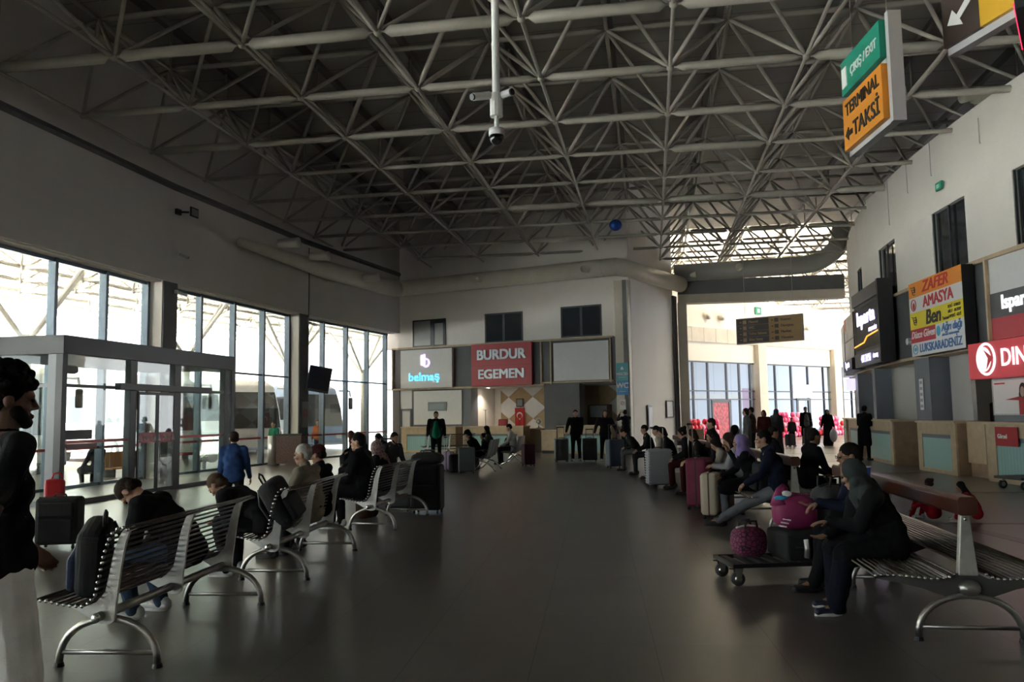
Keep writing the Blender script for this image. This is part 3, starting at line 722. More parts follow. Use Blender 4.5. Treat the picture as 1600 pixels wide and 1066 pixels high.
mb = MB(); mb.bx(2.62, 4.05, -.02, .0, .1, 2.15); mb.build('printed_film', mat('red mottled film', (.42, .03, .05), .4, noise=.8, nscale=6), D)
D = thing('door_3', 'dark framed glass entrance door of the second hall', None, kind='structure'); D.matrix_world = Ma @ Matrix.Translation((s0, 0, 0))
mb = MB(); mb.bx(10.9, 11.1, -.05, .02, 0, 2.35); mb.bx(12.2, 12.45, -.05, .02, 0, 2.35); mb.bx(10.9, 12.45, -.05, .02, 2.25, 2.4); mb.build('door_frame', M_framedk, D)
S = thing('white_entrance_sign', 'white lit sign above the second hall door', 'sign'); S.matrix_world = Ma @ Matrix.Translation((11.55+s0, -.08, 2.85))
MB().bx(-.95, .95, -.05, .05, -.4, .4).build('panel', mat('white lit panel', (.8, .8, .8), .4, emit=(1, 1, 1), estr=.8), S)
S = thing('pink_banner', 'tall pink banner behind the glass beside the middle pillar', 'banner'); S.matrix_world = Ma @ Matrix.Translation((6.3+s0, .4, 0))
MB().bx(-.35, .35, 0, .03, .1, 3.0).build('cloth', mat('pink banner', (.70, .16, .55), .6), S); MB().tube([(-.4, 0, 3.0), (.4, 0, 3.0)], .02).build('rail', M_steel, S)
# hanging direction board
S = thing('direction_board', 'hanging brown and mustard direction board in front of the passage', 'sign'); 
p = Yp(1202, 515, 30.0); S.location = p; S.rotation_euler = (0, 0, math.radians(-14))
S.rotation_euler[2] = math.radians(-38)
M_mustard = mat('mustard board', (.30, .17, .045), .5); M_brown = mat('dark brown board', (.035, .022, .018), .5)
MB().bx(-1.2, 0, -.04, .04, -.44, .44).build('brown_panel', M_brown, S); MB().bx(0, 1.2, -.04, .04, -.44, .44).build('mustard_panel', M_mustard, S)
mb = MB(); mb.bx(-1.24, 1.24, -.05, .05, .44, .48); mb.bx(-1.24, 1.24, -.05, .05, -.48, -.44); mb.bx(-1.24, -1.2, -.05, .05, -.48, .48); mb.bx(1.2, 1.24, -.05, .05, -.48, .48); mb.build('frame', mat('board frame', (.22, .18, .15), .5), S)
lines = [(['Mescid', 'WC', 'Yolcu Salonu', 'Bilet Satış'], -1, mat('tan ink', (.38, .24, .12), .5)), (['Emanet', 'Danışma', 'Market', 'Yönetim'], 1, M_brown)]
for names, sd_, m_ in lines:
    mb = MB()
    for k in range(4):
        z = .33-.22*k; x = -1.1 if sd_ < 0 else .1
        MB().bx(x+.12, x+.26, -.052, -.042, z-.07, z+.07).build('pictogram', m_, S); MB().bx(x, x+.07, -.052, -.042, z-.02, z+.02).build('arrow', m_, S)
        if sd_ < 0: MB().bx(-1.18, 0, -.046, -.042, z-.115, z-.108).build('divider', m_, S)
    for k, t in enumerate(names): text_obj(t, .13, m_, S, Matrix.Translation((x+.34, -.05, .33-.22*k)) @ Matrix.Rotation(PI/2, 4, 'X'), align='LEFT', bold=.004)
for x in (-.9, .9): MB().tube([(x, 0, .48), (x, 0, 8.42-p.z)], .008, 5).build('hanging_wire', M_steel, S)
# ================================================================== RIGHT-HAND TICKET OFFICES on the curved wall
def AF(deg, r=ARR, z=0.0):
    """frame on the curved wall: x to the right along the wall (towards the camera), -y into the hall"""
    p = arcp(deg, r); a = math.radians(deg)
    nrm = Vector((-math.cos(a), math.sin(a), 0))      # out of the wall into the hall
    y = -nrm; x = Vector((y.y, -y.x, 0))
    return Matrix(((x.x, y.x, 0, p.x), (x.y, y.y, 0, p.y), (0, 0, 1, z), (0, 0, 0, 1)))
def asign(name, label, a0, a1, z0, z1, m, dy, label_cat='sign', r=ARR+.12, rz=0):
    mid = (a0+a1)/2; S = thing(name, label, label_cat); S.matrix_world = AF(mid, r, (z0+z1)/2) @ Matrix.Rotation(rz, 4, 'Z')
    W_ = math.radians(abs(a1-a0))*ARR; H_ = z1-z0
    MB().bx(-W_/2, W_/2, -dy, 0.05, -H_/2, H_/2).build('panel', m, S, bevel=.008)
    return S, W_, H_
M_navy = mat('navy ink', (.03, .05, .22), .5); M_redink = mat('red ink', (.50, .015, .03), .5); M_orange = mat('orange face', (.78, .26, .02), .5)
M_yellow = mat('yellow face', (.72, .60, .03), .5); M_blueink = mat('blue ink', (.05, .16, .42), .5); M_tealink = mat('sky blue ink', (.10, .45, .65), .5)
# big bus company board
S, W_, H_ = asign('company_board', 'large multicoloured bus company board with ZAFER at the top', 6.9, 3.35, 2.98, 4.93, M_black, .22)
S.children[0].name = 'box'
T = lambda x, z, y=-.232: Matrix.Translation((x, y, z)) @ Matrix.Rotation(PI/2, 4, 'X')
w2, h2 = W_/2, H_/2
def strip(x0, x1, z0, z1, m, name='face'): return MB().bx(x0, x1, -.229, -.218, z0, z1).build(name, m, S)
zz = [h2, h2-.40, h2-.80, h2-1.24, h2-1.60, -h2]
strip(-w2, w2, zz[1], zz[0], M_orange, 'orange_face'); strip(-w2, w2, zz[2], zz[1], M_white, 'white_face'); strip(-w2, w2, zz[3], zz[2], M_yellow, 'yellow_face')
strip(-w2, -w2*.0, zz[4], zz[3], mat('crimson face', (.45, .02, .04), .5), 'crimson_face'); strip(0, w2, zz[4], zz[3], M_white, 'white_face'); strip(-w2, w2, zz[5], zz[4], M_white, 'white_face')
text_obj('ZAFER', .40, M_redink, S, T(.08, (zz[0]+zz[1])/2), bold=.012, sx=1.35, shear=.25)
text_obj('AMASYA', .40, M_redink, S, T(.22, (zz[1]+zz[2])/2), bold=.014, sx=1.15)
text_obj('Ben', .52, M_black, S, T(-.1, (zz[2]+zz[3])/2), bold=.022, sx=1.15, shear=.15)
text_obj('Turizm', .12, M_black, S, T(.62, (zz[2]+zz[3])/2-.13), bold=.003)
for k, t in enumerate(('KOLİ - KARGO', 'BİLET - REZERV', 'LAPSEKİ - GEZİ')): text_obj(t, .10, M_black, S, T(1.12, zz[2]-.10-.12*k), bold=.003, shear=.2)
text_obj('Düzce Güven', .27, M_paper, S, T(-w2/2, (zz[3]+zz[4])/2+.02), bold=.006, shear=.3, sx=1.0)
text_obj('Ağrı dağı', .27, M_blueink, S, T(w2/2+.12, (zz[3]+zz[4])/2+.05), bold=.012, shear=.25, sx=1.05)
text_obj('AĞRI DAĞI TURİZM SEYAHAT', .07, M_blueink, S, T(w2/2+.05, (zz[3]+zz[4])/2-.13), bold=.002)
text_obj('LUKSKARADENİZ', .30, M_blueink, S, T(.2, (zz[4]+zz[5])/2), bold=.010, sx=1.03)
mb = MB(); mb.tube([(-w2+.27+.15*math.cos(k*PI/8), -.234, (zz[4]+zz[5])/2+.12*math.sin(k*PI/8)) for k in range(17)], .012, 5); mb.ball((-w2+.27, -.234, (zz[4]+zz[5])/2), (.1, .006, .05), 10, 6); mb.build('emblem', M_tealink, S)
mb = MB(); mb.ball((.17, -.234, (zz[3]+zz[4])/2), (.13, .006, .13), 14, 8); mb.build('emblem', mat('cyan emblem', (.06, .42, .62), .5), S)
mb = MB(); mb.tube([(-w2+.3+.16*math.cos(k*PI/8), -.234, (zz[1]+zz[2])/2+.15*math.sin(k*PI/8)) for k in range(17)], .012, 5); mb.ball((-w2+.3, -.234, (zz[1]+zz[2])/2-.03), (.08, .006, .1), 10, 6); mb.build('emblem', M_redink, S)
for zc, sc in (((zz[2]+zz[3])/2, 1), ((zz[0]+zz[1])/2, .8)):
    mb = MB()
    for k in range(4): mb.tube([(-w2+.14+.04*k, -.234, zc+.12*sc-.05*k), (-w2+.3, -.234, zc+.08*sc-.06*k), (-w2+.42, -.234, zc+.1*sc-.07*k)], .012, 5)
    mb.ball((-w2+.42, -.234, zc), (.05, .005, .09), 8, 6); mb.build('emblem', M_black, S)
MB().tube([(-w2-.12, -.05, -.55), (-w2-.12, -.3, -.55)], .09, 10).build('side_horn', M_white, S)
# dark illuminated board with slats
S, W_, H_ = asign('lit_company_sign', 'black slatted sign box with glowing Isparta lettering and an orange line', 13.7, 9.35, 3.45, 5.05, mat('slatted black', (.03, .03, .028), .5), .30)
w2, h2 = W_/2, H_/2
S.children[0].name = 'box'
mb = MB(); k = 0
while -w2+.1+k*.17 < w2-.1: mb.bx(-w2+.1+k*.17, -w2+.15+k*.17, -.335, -.30, -h2+.12, h2-.1); k += 1
mb.build('slats', mat('slat bronze', (.10, .095, .08), .5), S)
MB().bx(-w2-.03, w2+.03, -.36, -.0, h2, h2+.42).build('top_cover', M_darkgray, S)
MB().bx(w2, w2+.18, -.42, .0, -h2-.45, h2+.42).build('end_cover', M_black, S)
MB().bx(-w2-.03, w2, -.34, -.0, -h2-.45, -h2).build('bottom_cover', M_darkgray, S)
T = lambda x, z, y=-.36: Matrix.Translation((x, y, z)) @ Matrix.Rotation(PI/2, 4, 'X')
text_obj('Isparta', .66, M_violet, S, T(.0, .30), bold=.012, sx=1.45, ext=.015)
text_obj('PETROL TURİZM', .17, M_violet, S, T(.95, -.16), bold=.002, sx=.85)
MB().tube([(-w2+.15, -.36, -.56), (-.35, -.36, -.50), (.1, -.36, -.34), (w2-.15, -.36, -.28)], .025, 5).build('orange_line', mat('orange lit line', (1, .45, .05), .4, emit=(1, .42, .05), estr=.45), S)
text_obj('444 34 54', .34, M_violet, S, T(-.15, -h2-.22, -.37), bold=.012, sx=1.0)
MB().bx(.95, w2-.05, -.37, -.34, -h2-.34, -h2-.1).build('ticker', M_black, S); text_obj('BİLET SATIŞ', .16, M_violet, S, T(1.28, -h2-.22, -.385), bold=.004, sx=.75)
# ticker box below and panels further round the curve
S, W_, H_ = asign('lit_ticker_sign', 'small black ticker sign glowing with the word Isparta', 17.2, 14.4, 3.0, 3.4, M_black, .38)
text_obj('Isparta', .34, M_violet, S, Matrix.Translation((0, -.395, .02)) @ Matrix.Rotation(PI/2, 4, 'X'), bold=.012, sx=1.3)
S, W_, H_ = asign('photo_panel', 'grey photo sign panel with an orange corner next to the black slatted sign', 17.4, 14.2, 3.45, 5.0, mat('grey photo print', (.30, .29, .32), .4, noise=.35, nscale=2), .28)
MB().bx(-W_/2, -W_/2+.5, -.29, -.28, .3, .75).build('corner_mark', mat('orange red', (.75, .12, .04), .4), S); mb = MB(); mb.bx(-W_/2, W_/2, -.29, -.28, -.12, -.09); mb.bx(W_/2-.1, W_/2, -.3, 0, -.78, .78); mb.build('joint', M_black, S)
S, W_, H_ = asign('photo_panel', 'pale narrow sign panel at the far end of the curved wall', 20.2, 18.0, 2.9, 4.9, mat('pale print', (.48, .46, .48), .4, noise=.2, nscale=2), .28)
S, W_, H_ = asign('office_sign', 'small white lit sign under the pale narrow panel', 19.6, 18.0, 2.35, 2.8, mat('white violet lit', (.7, .7, .8), .4, emit=(.8, .75, 1), estr=.3), .28)
# right-most boards
S, W_, H_ = asign('company_board', 'off-white board over black and red strips with letters Is at the right edge', 2.2, -3.2, 3.05, 4.82, M_white, .12)
w2, h2 = W_/2, H_/2; S.children[0].name = 'box'
MB().bx(-w2+.02, w2, -.14, -.12, -.42, .12).build('black_strip', M_darkgray, S); MB().bx(-w2+.02, w2, -.14, -.12, -h2, -.42).build('red_strip', M_red, S)
mb = MB(); mb.bx(-w2-.05, w2, -.2, .0, h2, h2+.06); mb.bx(-w2-.06, -w2, -.2, 0, -h2, h2+.06); mb.build('frame', M_oak, S)
text_obj('Isparta', .42, M_letterlit, S, Matrix.Translation((-w2+.42, -.15, -.12)) @ Matrix.Rotation(PI/2, 4, 'X'), bold=.02, align='LEFT')
S, W_, H_ = asign('company_sign', 'bright red sign with a white round swirl logo and a letter D', 2.8, -1.5, 2.22, 3.0, M_redlit, .30, r=ARR+.25)
mb = MB(); cx = -W_/2+.72; mb.tube([(cx+.33*math.cos(k*PI/12), -.31, .02+.33*math.sin(k*PI/12)) for k in range(25)], .03, 6)
mb.prism([(cx-.1+.28*math.cos(t), .02+.27*math.sin(t)) for t in [k*PI/10 for k in range(-5, 16)]], lambda u, v, t: (u, -.305-t, v), 0, .012); mb.build('swirl_logo', M_letterlit, S)
mb = MB(); mb.prism([(cx-.05, .22), (cx+.27, .04), (cx+.02, -.2), (cx+.1, .03)], lambda u, v, t: (u, -.32-t, v), 0, .01); mb.build('swirl', M_redlit, S)
text_obj('DINAR', .52, M_letterlit, S, Matrix.Translation((cx+.55, -.32, 0)) @ Matrix.Rotation(PI/2, 4, 'X'), bold=.012, align='LEFT')
P_, W_, H_ = asign('poster', 'white poster of a long-haired person in red below the red swirl sign', 2.65, .4, 1.42, 2.2, M_paper, .06, 'poster', r=ARR+.1)
mb = MB(); mb.ball((.15, -.065, .12), (.13, .012, .17), 14, 8); mb.prism([(.0, .05), (.02, -.28), (.3, -.28), (.31, .05), (.24, .2), (.06, .2)], lambda u, v, t: (u, -.062-t, v), 0, .004); mb.build('figure_hair', mat('poster hair', (.03, .02, .02), .6), P_)
MB().ball((.15, -.075, .1), (.075, .01, .11), 12, 8).build('figure_face', mat('poster face', (.42, .30, .25), .6), P_)
mb = MB(); mb.prism([(-.5, -.06), (0, -.0), (.0, -.38), (.3, -.38), (.3, -.03), (.7, -.1), (.7, -.18), (.34, -.12), (-.5, -.14)][:6]+[(.7, -.1)], lambda u, v, t: (u, -.07-t, v), 0, .004); mb.build('figure_dress', mat('poster red', (.4, .03, .04), .6), P_)
mb = MB(); mb.bx(-W_/2+.1, -W_/2+.5, -.066, -.06, .28, .31); mb.build('headline', M_redink, P_)
mb = MB(); mb.bx(-W_/2, W_/2, -.07, 0, H_/2-.03, H_/2); mb.bx(-W_/2, W_/2, -.07, 0, -H_/2, -H_/2+.03); mb.bx(-W_/2, -W_/2+.03, -.07, 0, -H_/2, H_/2); mb.build('frame', M_steel, P_)
o = MB().bx(-1.6, 1.6, -.03, .03, 1.26, 3.0).build('wall_booth_panel', M_blueg); o.matrix_world = AF(.9, ARR-.0); struct(o)
# counters round the curve
def rcounter(a0, a1, label, **k):
    mid = (a0+a1)/2; W_ = math.radians(a0-a1)*ARR
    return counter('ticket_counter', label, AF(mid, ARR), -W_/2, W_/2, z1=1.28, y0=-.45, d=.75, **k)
c1 = rcounter(12.4, 8.7, 'oak ticket counter with aqua ribbed front under the black slatted sign')
c2 = rcounter(6.5, 3.95, 'oak ticket counter with aqua ribbed front under the ZAFER company board')
c3 = rcounter(2.4, -1.2, 'oak ticket counter with red notice at the right edge of the hall', ins=.35)
c4 = rcounter(16.8, 13.6, 'oak ticket counter with aqua ribbed front next to the person in black')
c5 = rcounter(20.8, 18.2, 'narrow ticket counter with aqua front at the far end of the curved wall')
S = thing('red_notice', 'small red notice with white lettering on the right-most oak counter', 'notice'); S.matrix_world = AF(1.35, ARR+.50, .98) 
MB().bx(-.52, .3, -.012, 0, -.2, .2).build('sheet', mat('notice red face', (.42, .012, .02), .5), S); text_obj('Gürsel', .13, M_paper, S, Matrix.Translation((-.25, -.016, 0)) @ Matrix.Rotation(PI/2, 4, 'X'), bold=.005)
# side block next to counter 2
S = thing('oak_side_panel', 'oak side panel between the ZAFER counter and the grey pillar', 'panel'); S.matrix_world = AF(3.42, ARR+.15)
MB().bx(-.42, .42, -.1, .1, .32, 1.27).build('panel', M_oak, S); MB().bx(-.4, .4, -.05, .1, 0, .32).build('plinth', M_oakdk, S)
# things in the booths
def framed(name, label, a, r, z, w_, h_, m1, m2, cat='notice'):
    S = thing(name, label, cat); S.matrix_world = AF(a, r, z)
    mb = MB(); t = .025
    mb.bx(-w_/2, w_/2, -.03, 0, h_/2-t, h_/2); mb.bx(-w_/2, w_/2, -.03, 0, -h_/2, -h_/2+t); mb.bx(-w_/2, -w_/2+t, -.03, 0, -h_/2, h_/2); mb.bx(w_/2-t, w_/2, -.03, 0, -h_/2, h_/2); mb.build('frame', m1, S)
    MB().bx(-w_/2+t, w_/2-t, -.015, -.005, -h_/2+t, h_/2-t).build('sheet', m2, S); return S
arc_band('wall_booth_back', 8.0, 12.95, 1.0, 2.98, ARR-1.6, ARR-1.7, M_frost, 4)
framed('framed_notice', 'blue framed certificate beside the grey pillar', 8.35, ARR-1.57, 1.95, .95, .55, M_navy, M_paper)
framed('framed_notice', 'thin grey framed sheet above the blue framed certificate', 8.3, ARR-1.57, 2.72, .6, .5, M_steel, M_frost)
arc_band('wall_booth_front', 5.2, 6.55, 1.25, 2.98, ARR-.45, ARR-.55, mat('grey booth panel', (.42, .41, .40), .5), 2)
framed('green_notice_board', 'pale green notice board with a small lamp inside the ZAFER booth', 3.55, ARR-2.2, 1.9, 1.3, 1.2, M_steel, mat('notice green', (.24, .27, .23), .5), 'notice board')
S = thing('office_printer', 'bulky black office machine on the desk in the ZAFER booth', 'printer'); S.matrix_world = AF(5.0, ARR-1.3)
MB().bx(-.55, .5, -.3, .3, 1.15, 1.72).build('body', M_black, S, bevel=.05); MB().bx(-.4, -.1, -.2, .2, 1.72, 1.85).build('feeder', M_black, S, bevel=.03); MB().bx(-.6, .6, -.4, .4, 0, 1.15).build('desk', M_oakdk, S)
S = thing('price_strip', 'white vertical strip with small grey printing on the grey pillar', 'notice'); S.matrix_world = AF(7.35, ARR+.04, 1.98)
MB().bx(-.13, .13, -.015, 0, -.42, .42).build('sheet', M_paper, S)
mb = MB(); [mb.bx(-.09, .09, -.018, -.015, -.36+.16*k, -.28+.16*k) for k in range(5)]; mb.build('printing', mat('grey ink', (.35, .35, .42), .6), S)
S = thing('fire_alarm', 'small red fire alarm button on the grey pillar', 'alarm'); S.matrix_world = AF(7.35, ARR+.04, 1.12)
MB().bx(-.1, .1, -.06, 0, -.09, .09).build('box', mat('alarm red', (.35, .02, .02), .4), S, bevel=.01); MB().tube([(0, -.06, 0), (0, -.075, 0)], .035, 12).build('button', M_paper, S)
S = thing('blue_board', 'dark blue board behind the person in black', 'board'); S.matrix_world = AF(15.0, ARR-1.5, 1.55)
MB().bx(-.8, .8, -.03, .03, -.65, .65).build('panel', mat('deep blue', (.03, .05, .14), .5), S)
arc_band('wall_booth_back', 13.5, 17.6, 0, 2.98, ARR-1.7, ARR-1.8, M_wall, 4)
for k, (a, r) in enumerate(((7.95, ARR-.1), (4.0, ARR-.2))):
    downlight(AF(a, r, 2.97), 0, 0, 0, ['round downlight left of the grey pillar', 'round downlight under the ZAFER board'][k], 14, (1, .95, .85))
# exit sign, cameras and conduits on the right wall
S = thing('exit_sign', 'small green exit sign high on the curved right wall', 'sign'); S.matrix_world = AF(5.06, ARR+.05, 7.2)
MB().bx(-.17, .17, -.05, .0, -.1, .1).build('panel', mat('exit green'), S) if 'exit green' not in MATS else MB().bx(-.17, .17, -.05, .0, -.1, .1).build('panel', MATS['exit green'], S)
MB().bx(-.1, .06, -.06, -.05, -.05, .05).build('pictogram', MATS['pale green'], S)
k = 0
for (px, py0, py1, a) in ((1540, 165, 222, 2.7), (1450, 180, 280, 5.6), (1388, 250, 380, 9.5), (1420, 270, 350, 7.5)):
    S = thing('wall_conduit', ['nearest', 'second', 'farthest', 'third'][k]+' thin vertical conduit dropping down the curved right wall', 'conduit'); S.matrix_world = AF(a, ARR+.04, 0)
    MB().tube([(0, -.02, 8.5-(.3 if k == 0 else 0)), (0, -.02, 7.6-(.5*(k == 2))), (.04, -.02, 7.6-(.5*(k == 2)))], .012, 6).build('pipe', M_steel, S); k += 1
# wall speaker between windows, dark window opening strip
# ================================================================== ENTRANCE VESTIBULE (inside the left wall)
Mv, Lv = wall_frame((-8.45, 15.64), (-7.34, 21.7))       # x along the front, +y towards the outer wall
V = thing('entrance_vestibule', 'glass entrance vestibule with dark frame and sliding exit doors', 'vestibule'); V.matrix_world = Mv
M_vest = mat('vestibule aluminium', (0.018, 0.021, 0.026), .45)
M_vestl = mat('vestibule side aluminium', (0.20, 0.22, 0.25), .4)
hv = 3.22; dv = 2.55
MB().bx(-.13, 6.2, -.03, dv, hv-.36, hv).build('roof_box', M_vest, V, bevel=.01)
for x0, x1 in ((-.13, .0), (1.9, 2.12), (3.5, 3.76), (5.72, 5.86), (6.06, 6.2)):
    MB().bx(x0, x1, -.02, .13, 0, hv-.36).build('post', M_vest, V, bevel=.004)
MB().bx(-.125, -.02, .13, .30, 0, hv-.36).build('post', M_vestl, V)
MB().bx(-.125, -.02, dv-.2, dv-.05, 0, hv-.36).build('post', M_vestl, V)
rl = MB(); rl.bx(0, 1.9, 0, .1, 2.24, 2.30); rl.build('rail', M_vest, V)
MB().bx(3.76, 6.1, 0, .1, 2.24, 2.30).build('rail', M_vest, V)
MB().bx(0, 1.9, 0, .1, 0, .09).build('rail', M_vest, V); MB().bx(3.76, 6.1, 0, .1, 0, .09).build('rail', M_vest, V)
MB().bx(1.38, 4.87, -.16, -.02, 2.22, 2.36).build('door_operator', M_vest, V, bevel=.01)
for x0, x1, z0, z1 in ((0, 1.9, .09, 2.24), (0, 1.9, 2.3, hv-.36), (2.12, 3.5, 2.36, hv-.36), (3.76, 5.72, .09, 2.24), (3.76, 5.72, 2.3, hv-.36)):
    MB().bx(x0, x1, .045, .052, z0, z1).build('pane', M_glass, V)
def door_leaf(x0, x1, label):
    d = MB(); t = .05
    d.bx(x0, x0+t, -.05, -.02, .02, 2.2); d.bx(x1-t, x1, -.05, -.02, .02, 2.2); d.bx(x0, x1, -.05, -.02, 2.14, 2.2); d.bx(x0, x1, -.05, -.02, .02, .10)
    D = d.build('sliding_door', M_vest, V)
    MB().bx(x0+t, x1-t, -.038, -.032, .1, 2.14).build('pane', M_glass, D)
    MB().bx(x0+t, x1-t, -.045, -.04, 1.10, 1.32).build('red_band', mat('red door band', (.50, .02, .04), .4), D)
    xc = (x0+x1)/2; w = mat('band lettering', (.75, .5, .5), .5)
    text_obj('ÇIKIŞ', .13, w, D, FT(xc, 1.205, -.049), bold=.004)
    mb = MB()
    for s in (-1, 1): mb.prism([(xc+s*.27-.07, 1.14), (xc+s*.27+.07, 1.14), (xc+s*.27, 1.28)], lambda u, v, t_: (u, -.047-t_, v), 0, .003)
    mb.build('warning_triangles', w, D)
door_leaf(2.13, 2.83, ''); door_leaf(2.83, 3.5, '')
tb = MB(); tb.bx(0, 1.9, .036, .042, 1.16, 1.22); tb.build('red_stripe', M_tape, V)
MB().bx(3.78, 5.7, .036, .042, 1.16, 1.22).build('red_stripe', M_tape, V)
MB().bx(.05, .9, -.012, .0, 1.07, 1.16).build('push_bar', mat('dark red bar', (.18, .01, .015), .4), V)
MB().bx(-.0, .75, -.01, .03, 1.24, 1.42).build('grey_label', M_darkgray, V)
# side towards the camera
MB().bx(-.10, -.04, .3, dv, 2.24, 2.3).build('side_rail', M_vestl, V); MB().bx(-.1, -.04, .3, dv, 0, .1).build('side_rail', M_vestl, V)
MB().bx(-.075, -.068, .3, dv-.2, .1, hv-.36).build('side_pane', M_glass, V)
MB().bx(6.0, 6.06, .1, dv, 0, hv-.36).build('side_pane_frame', M_vest, V) if False else None
MB().bx(6.12, 6.128, .13, dv, .1, hv-.36).build('side_pane', M_glass, V)
# horizontal door operator at the outer wall with round cap, inner sill lines
MB().bx(.0, .68, .25, .42, 2.52, 2.68).build('inner_operator', M_darkgray, V, bevel=.06)

# ================================================================== WALL MOUNTED THINGS ON THE LEFT
T3, _ = wl(5)
TV = thing('wall_screen', 'dark wall screen tilted forward on the second grey column', 'screen'); TV.matrix_world = T3 @ Matrix.Translation((.35, -.42, 3.02)) @ Matrix.Rotation(.12, 4, 'X') @ Matrix.Rotation(math.radians(-38), 4, 'Z') @ Matrix.Rotation(.08, 4, 'Y')
MB().bx(-.43, .43, -.05, .05, -.48, .48).build('housing', M_framedk, TV, bevel=.01); MB().bx(-.40, .40, -.058, -.05, -.38, .44).build('display', mat('off display', (.028, .03, .05), .12), TV)
MB().tube([(0, .05, 0), (-.2, .35, .05)], .03).build('bracket', M_black, TV)
S = thing('prohibition_notice', 'grey and white no-smoking panel on the second column', 'notice'); S.matrix_world = T3 @ Matrix.Translation((.08, .0, 1.75))
MB().bx(-.22, .22, -.012, .01, -.5, .45).build('sheet', mat('pale grey notice', (.36, .34, .32), .6), S)
mb = MB(); mb.tube([(.13*math.cos(k*PI/8), -.018, .02+.13*math.sin(k*PI/8)) for k in range(17)], .014, 5); mb.tube([(-.09, -.018, -.07), (.09, -.018, .11)], .012, 5); mb.build('pictogram', mat('notice red', (.5, .05, .04), .5), S)
mb = MB(); [mb.bx(-.16, .16, -.015, -.012, z, z+.03) for z in (.3, .24, -.22, -.28, -.34)]; mb.build('printing', mat('grey ink', (.35, .35, .42), .6), S)
def wall_camera(M, label, dark=False, s=1.0):
    C_ = thing('security_camera', label, 'camera'); C_.matrix_world = M
    m = M_black if dark else M_white
    MB().bx(-.05, .05, -.06, .0, -.05, .05).build('mount', m, C_); MB().tube([(0, -.05, 0), (.02, -.14, -.03)], .015).build('arm', m, C_)
    MB().tube([(-.02, -.1, -.02), (.14*s, -.26*s, -.10*s)], .045*s, 10).build('body', m, C_); MB().tube([(.14*s, -.26*s, -.10*s), (.15*s, -.27*s, -.105*s)], .035*s, 10).build('lens', M_black, C_)
wall_camera(wl(4)[0] @ Matrix.Translation((.25, 0, 6.3)), 'small white camera on the left wall above the glazing')
wall_camera(wl(4)[0] @ Matrix.Translation((.2, 0, 5.2)), 'white camera at the head of the first grey column')
wall_camera(wl(5)[0] @ Matrix.Translation((.3, 0, 5.15)), 'white camera at the head of the second grey column')
HK = thing('wall_projector', 'small black spotlight bracket high on the left wall', 'lamp'); HK.matrix_world = wl(4)[0] @ Matrix.Translation((.2, 0, 7.5))
MB().bx(-.1, .1, -.08, 0, -.08, .08).build('mount', M_black, HK); MB().tube([(.0, -.05, 0), (.05, -.35, -.02)], .03).build('arm', M_black, HK)
mb = MB(); mb.bx(-.08, .3, -.5, -.46, -.17, .12); mb.build('head', M_black, HK, bevel=.02); MB().bx(-.03, .25, -.51, -.5, -.12, .07).build('lens', mat('grey lens', (.2, .2, .2), .3), HK)
cb_ = thing('wall_cable', 'thin dark cable running down the left wall to the second column', 'cable'); cb_.matrix_world = wl(5)[0]
MB().tube([(.25, -.015, 8.0), (.27, -.015, 6.8), (.25, -.015, 5.35)], .016, 6).build('cable', M_black, cb_)

# ================================================================== POLE WITH CAMERAS
PC = thing('camera_pole', 'white ceiling pole carrying two bullet cameras and a black dome camera', 'camera pole', (-.13, 8.6, 0))
yz = 8.6
def zz_at(py): return Yp(775, py, yz).z
zb = zz_at(150)
MB().tube([(0, 0, ZB+.4), (0, 0, zb)], .042, 12).build('pole', M_white, PC, smooth=True)
MB().tube([(0, 0, zb+.02), (0, 0, zz_at(182))], .07, 12).build('junction_box', M_white, PC); MB().tube([(0, 0, zz_at(182)), (0, 0, zz_at(202))], .024, 10).build('lower_pole', M_white, PC)
z0 = zb
for s, nm in ((-1, 'left'), (1, 'right')):
    p = Vector((s*.07, -.02, z0)); q = Vector((s*.24, -.16, z0-.07)) if s < 0 else Vector((.16, -.1, z0+.0))
    b = MB().tube([p, q], .042, 10).build('bullet_camera', M_white, PC); d = (q-p).normalized(); MB().tube([q, q+d*.02], .036, 10).build('lens', M_black, b)
zd = zz_at(202)
MB().tube([(0, 0, zd+.02), (0, 0, zd), (0, 0, zd-.07)], [.03, .085, .085], 16).build('dome_collar', M_white, PC, smooth=True)
MB().ball((0, 0, zd-.09), (.078, .078, .085), 16, 10).build('dome', mat('black dome', (.008, .008, .01), .1), PC, smooth=True)

# hanging signs
M_signfr = mat('sign frame grey', (.42, .42, .44), .45)
S = thing('taxi_sign', 'hanging sign reading TERMINAL TAKSİ under a green exit panel', 'sign')
c = Yp(1362, 140, 9.2); S.location = c; S.rotation_euler = (0, 0, math.radians(-92))
MB().bx(-.62, .62, -.05, .05, -.60, -.54).build('bottom_rail', M_signfr, S); MB().bx(.58, .66, -.06, .08, -.60, .62).build('end_post', M_signfr, S); MB().bx(-.62, -.56, -.05, .05, -.6, .2).build('end_post', M_signfr, S)
MB().bx(-.60, .56, -.06, .06, .07, .13).build('middle_rail', M_signfr, S)
MB().bx(-.58, .56, -.12, .04, .14, .56).build('exit_panel', mat('exit sign green', (.01, .20, .13), .4), S)
MB().bx(-.58, .56, -.12, .04, -.54, .07).build('taxi_panel', mat('taxi orange', (.58, .22, .02), .45), S)
FS = lambda x, z, y=-.124: Matrix.Translation((x, y, z)) @ Matrix.Rotation(PI/2, 4, 'X')
text_obj('TERMINAL', .21, M_black, S, FS(0, -.08), bold=.005, sx=1.0); text_obj('TAKSİ', .26, M_black, S, FS(.1, -.37), bold=.006, sx=1.05)
text_obj('ÇIKIŞ / EXIT', .15, M_paper, S, FS(.1, .34), bold=.003, sx=.95)
MB().bx(-.54, -.40, -.13, -.12, .22, .46).build('pictogram', M_paper, S)
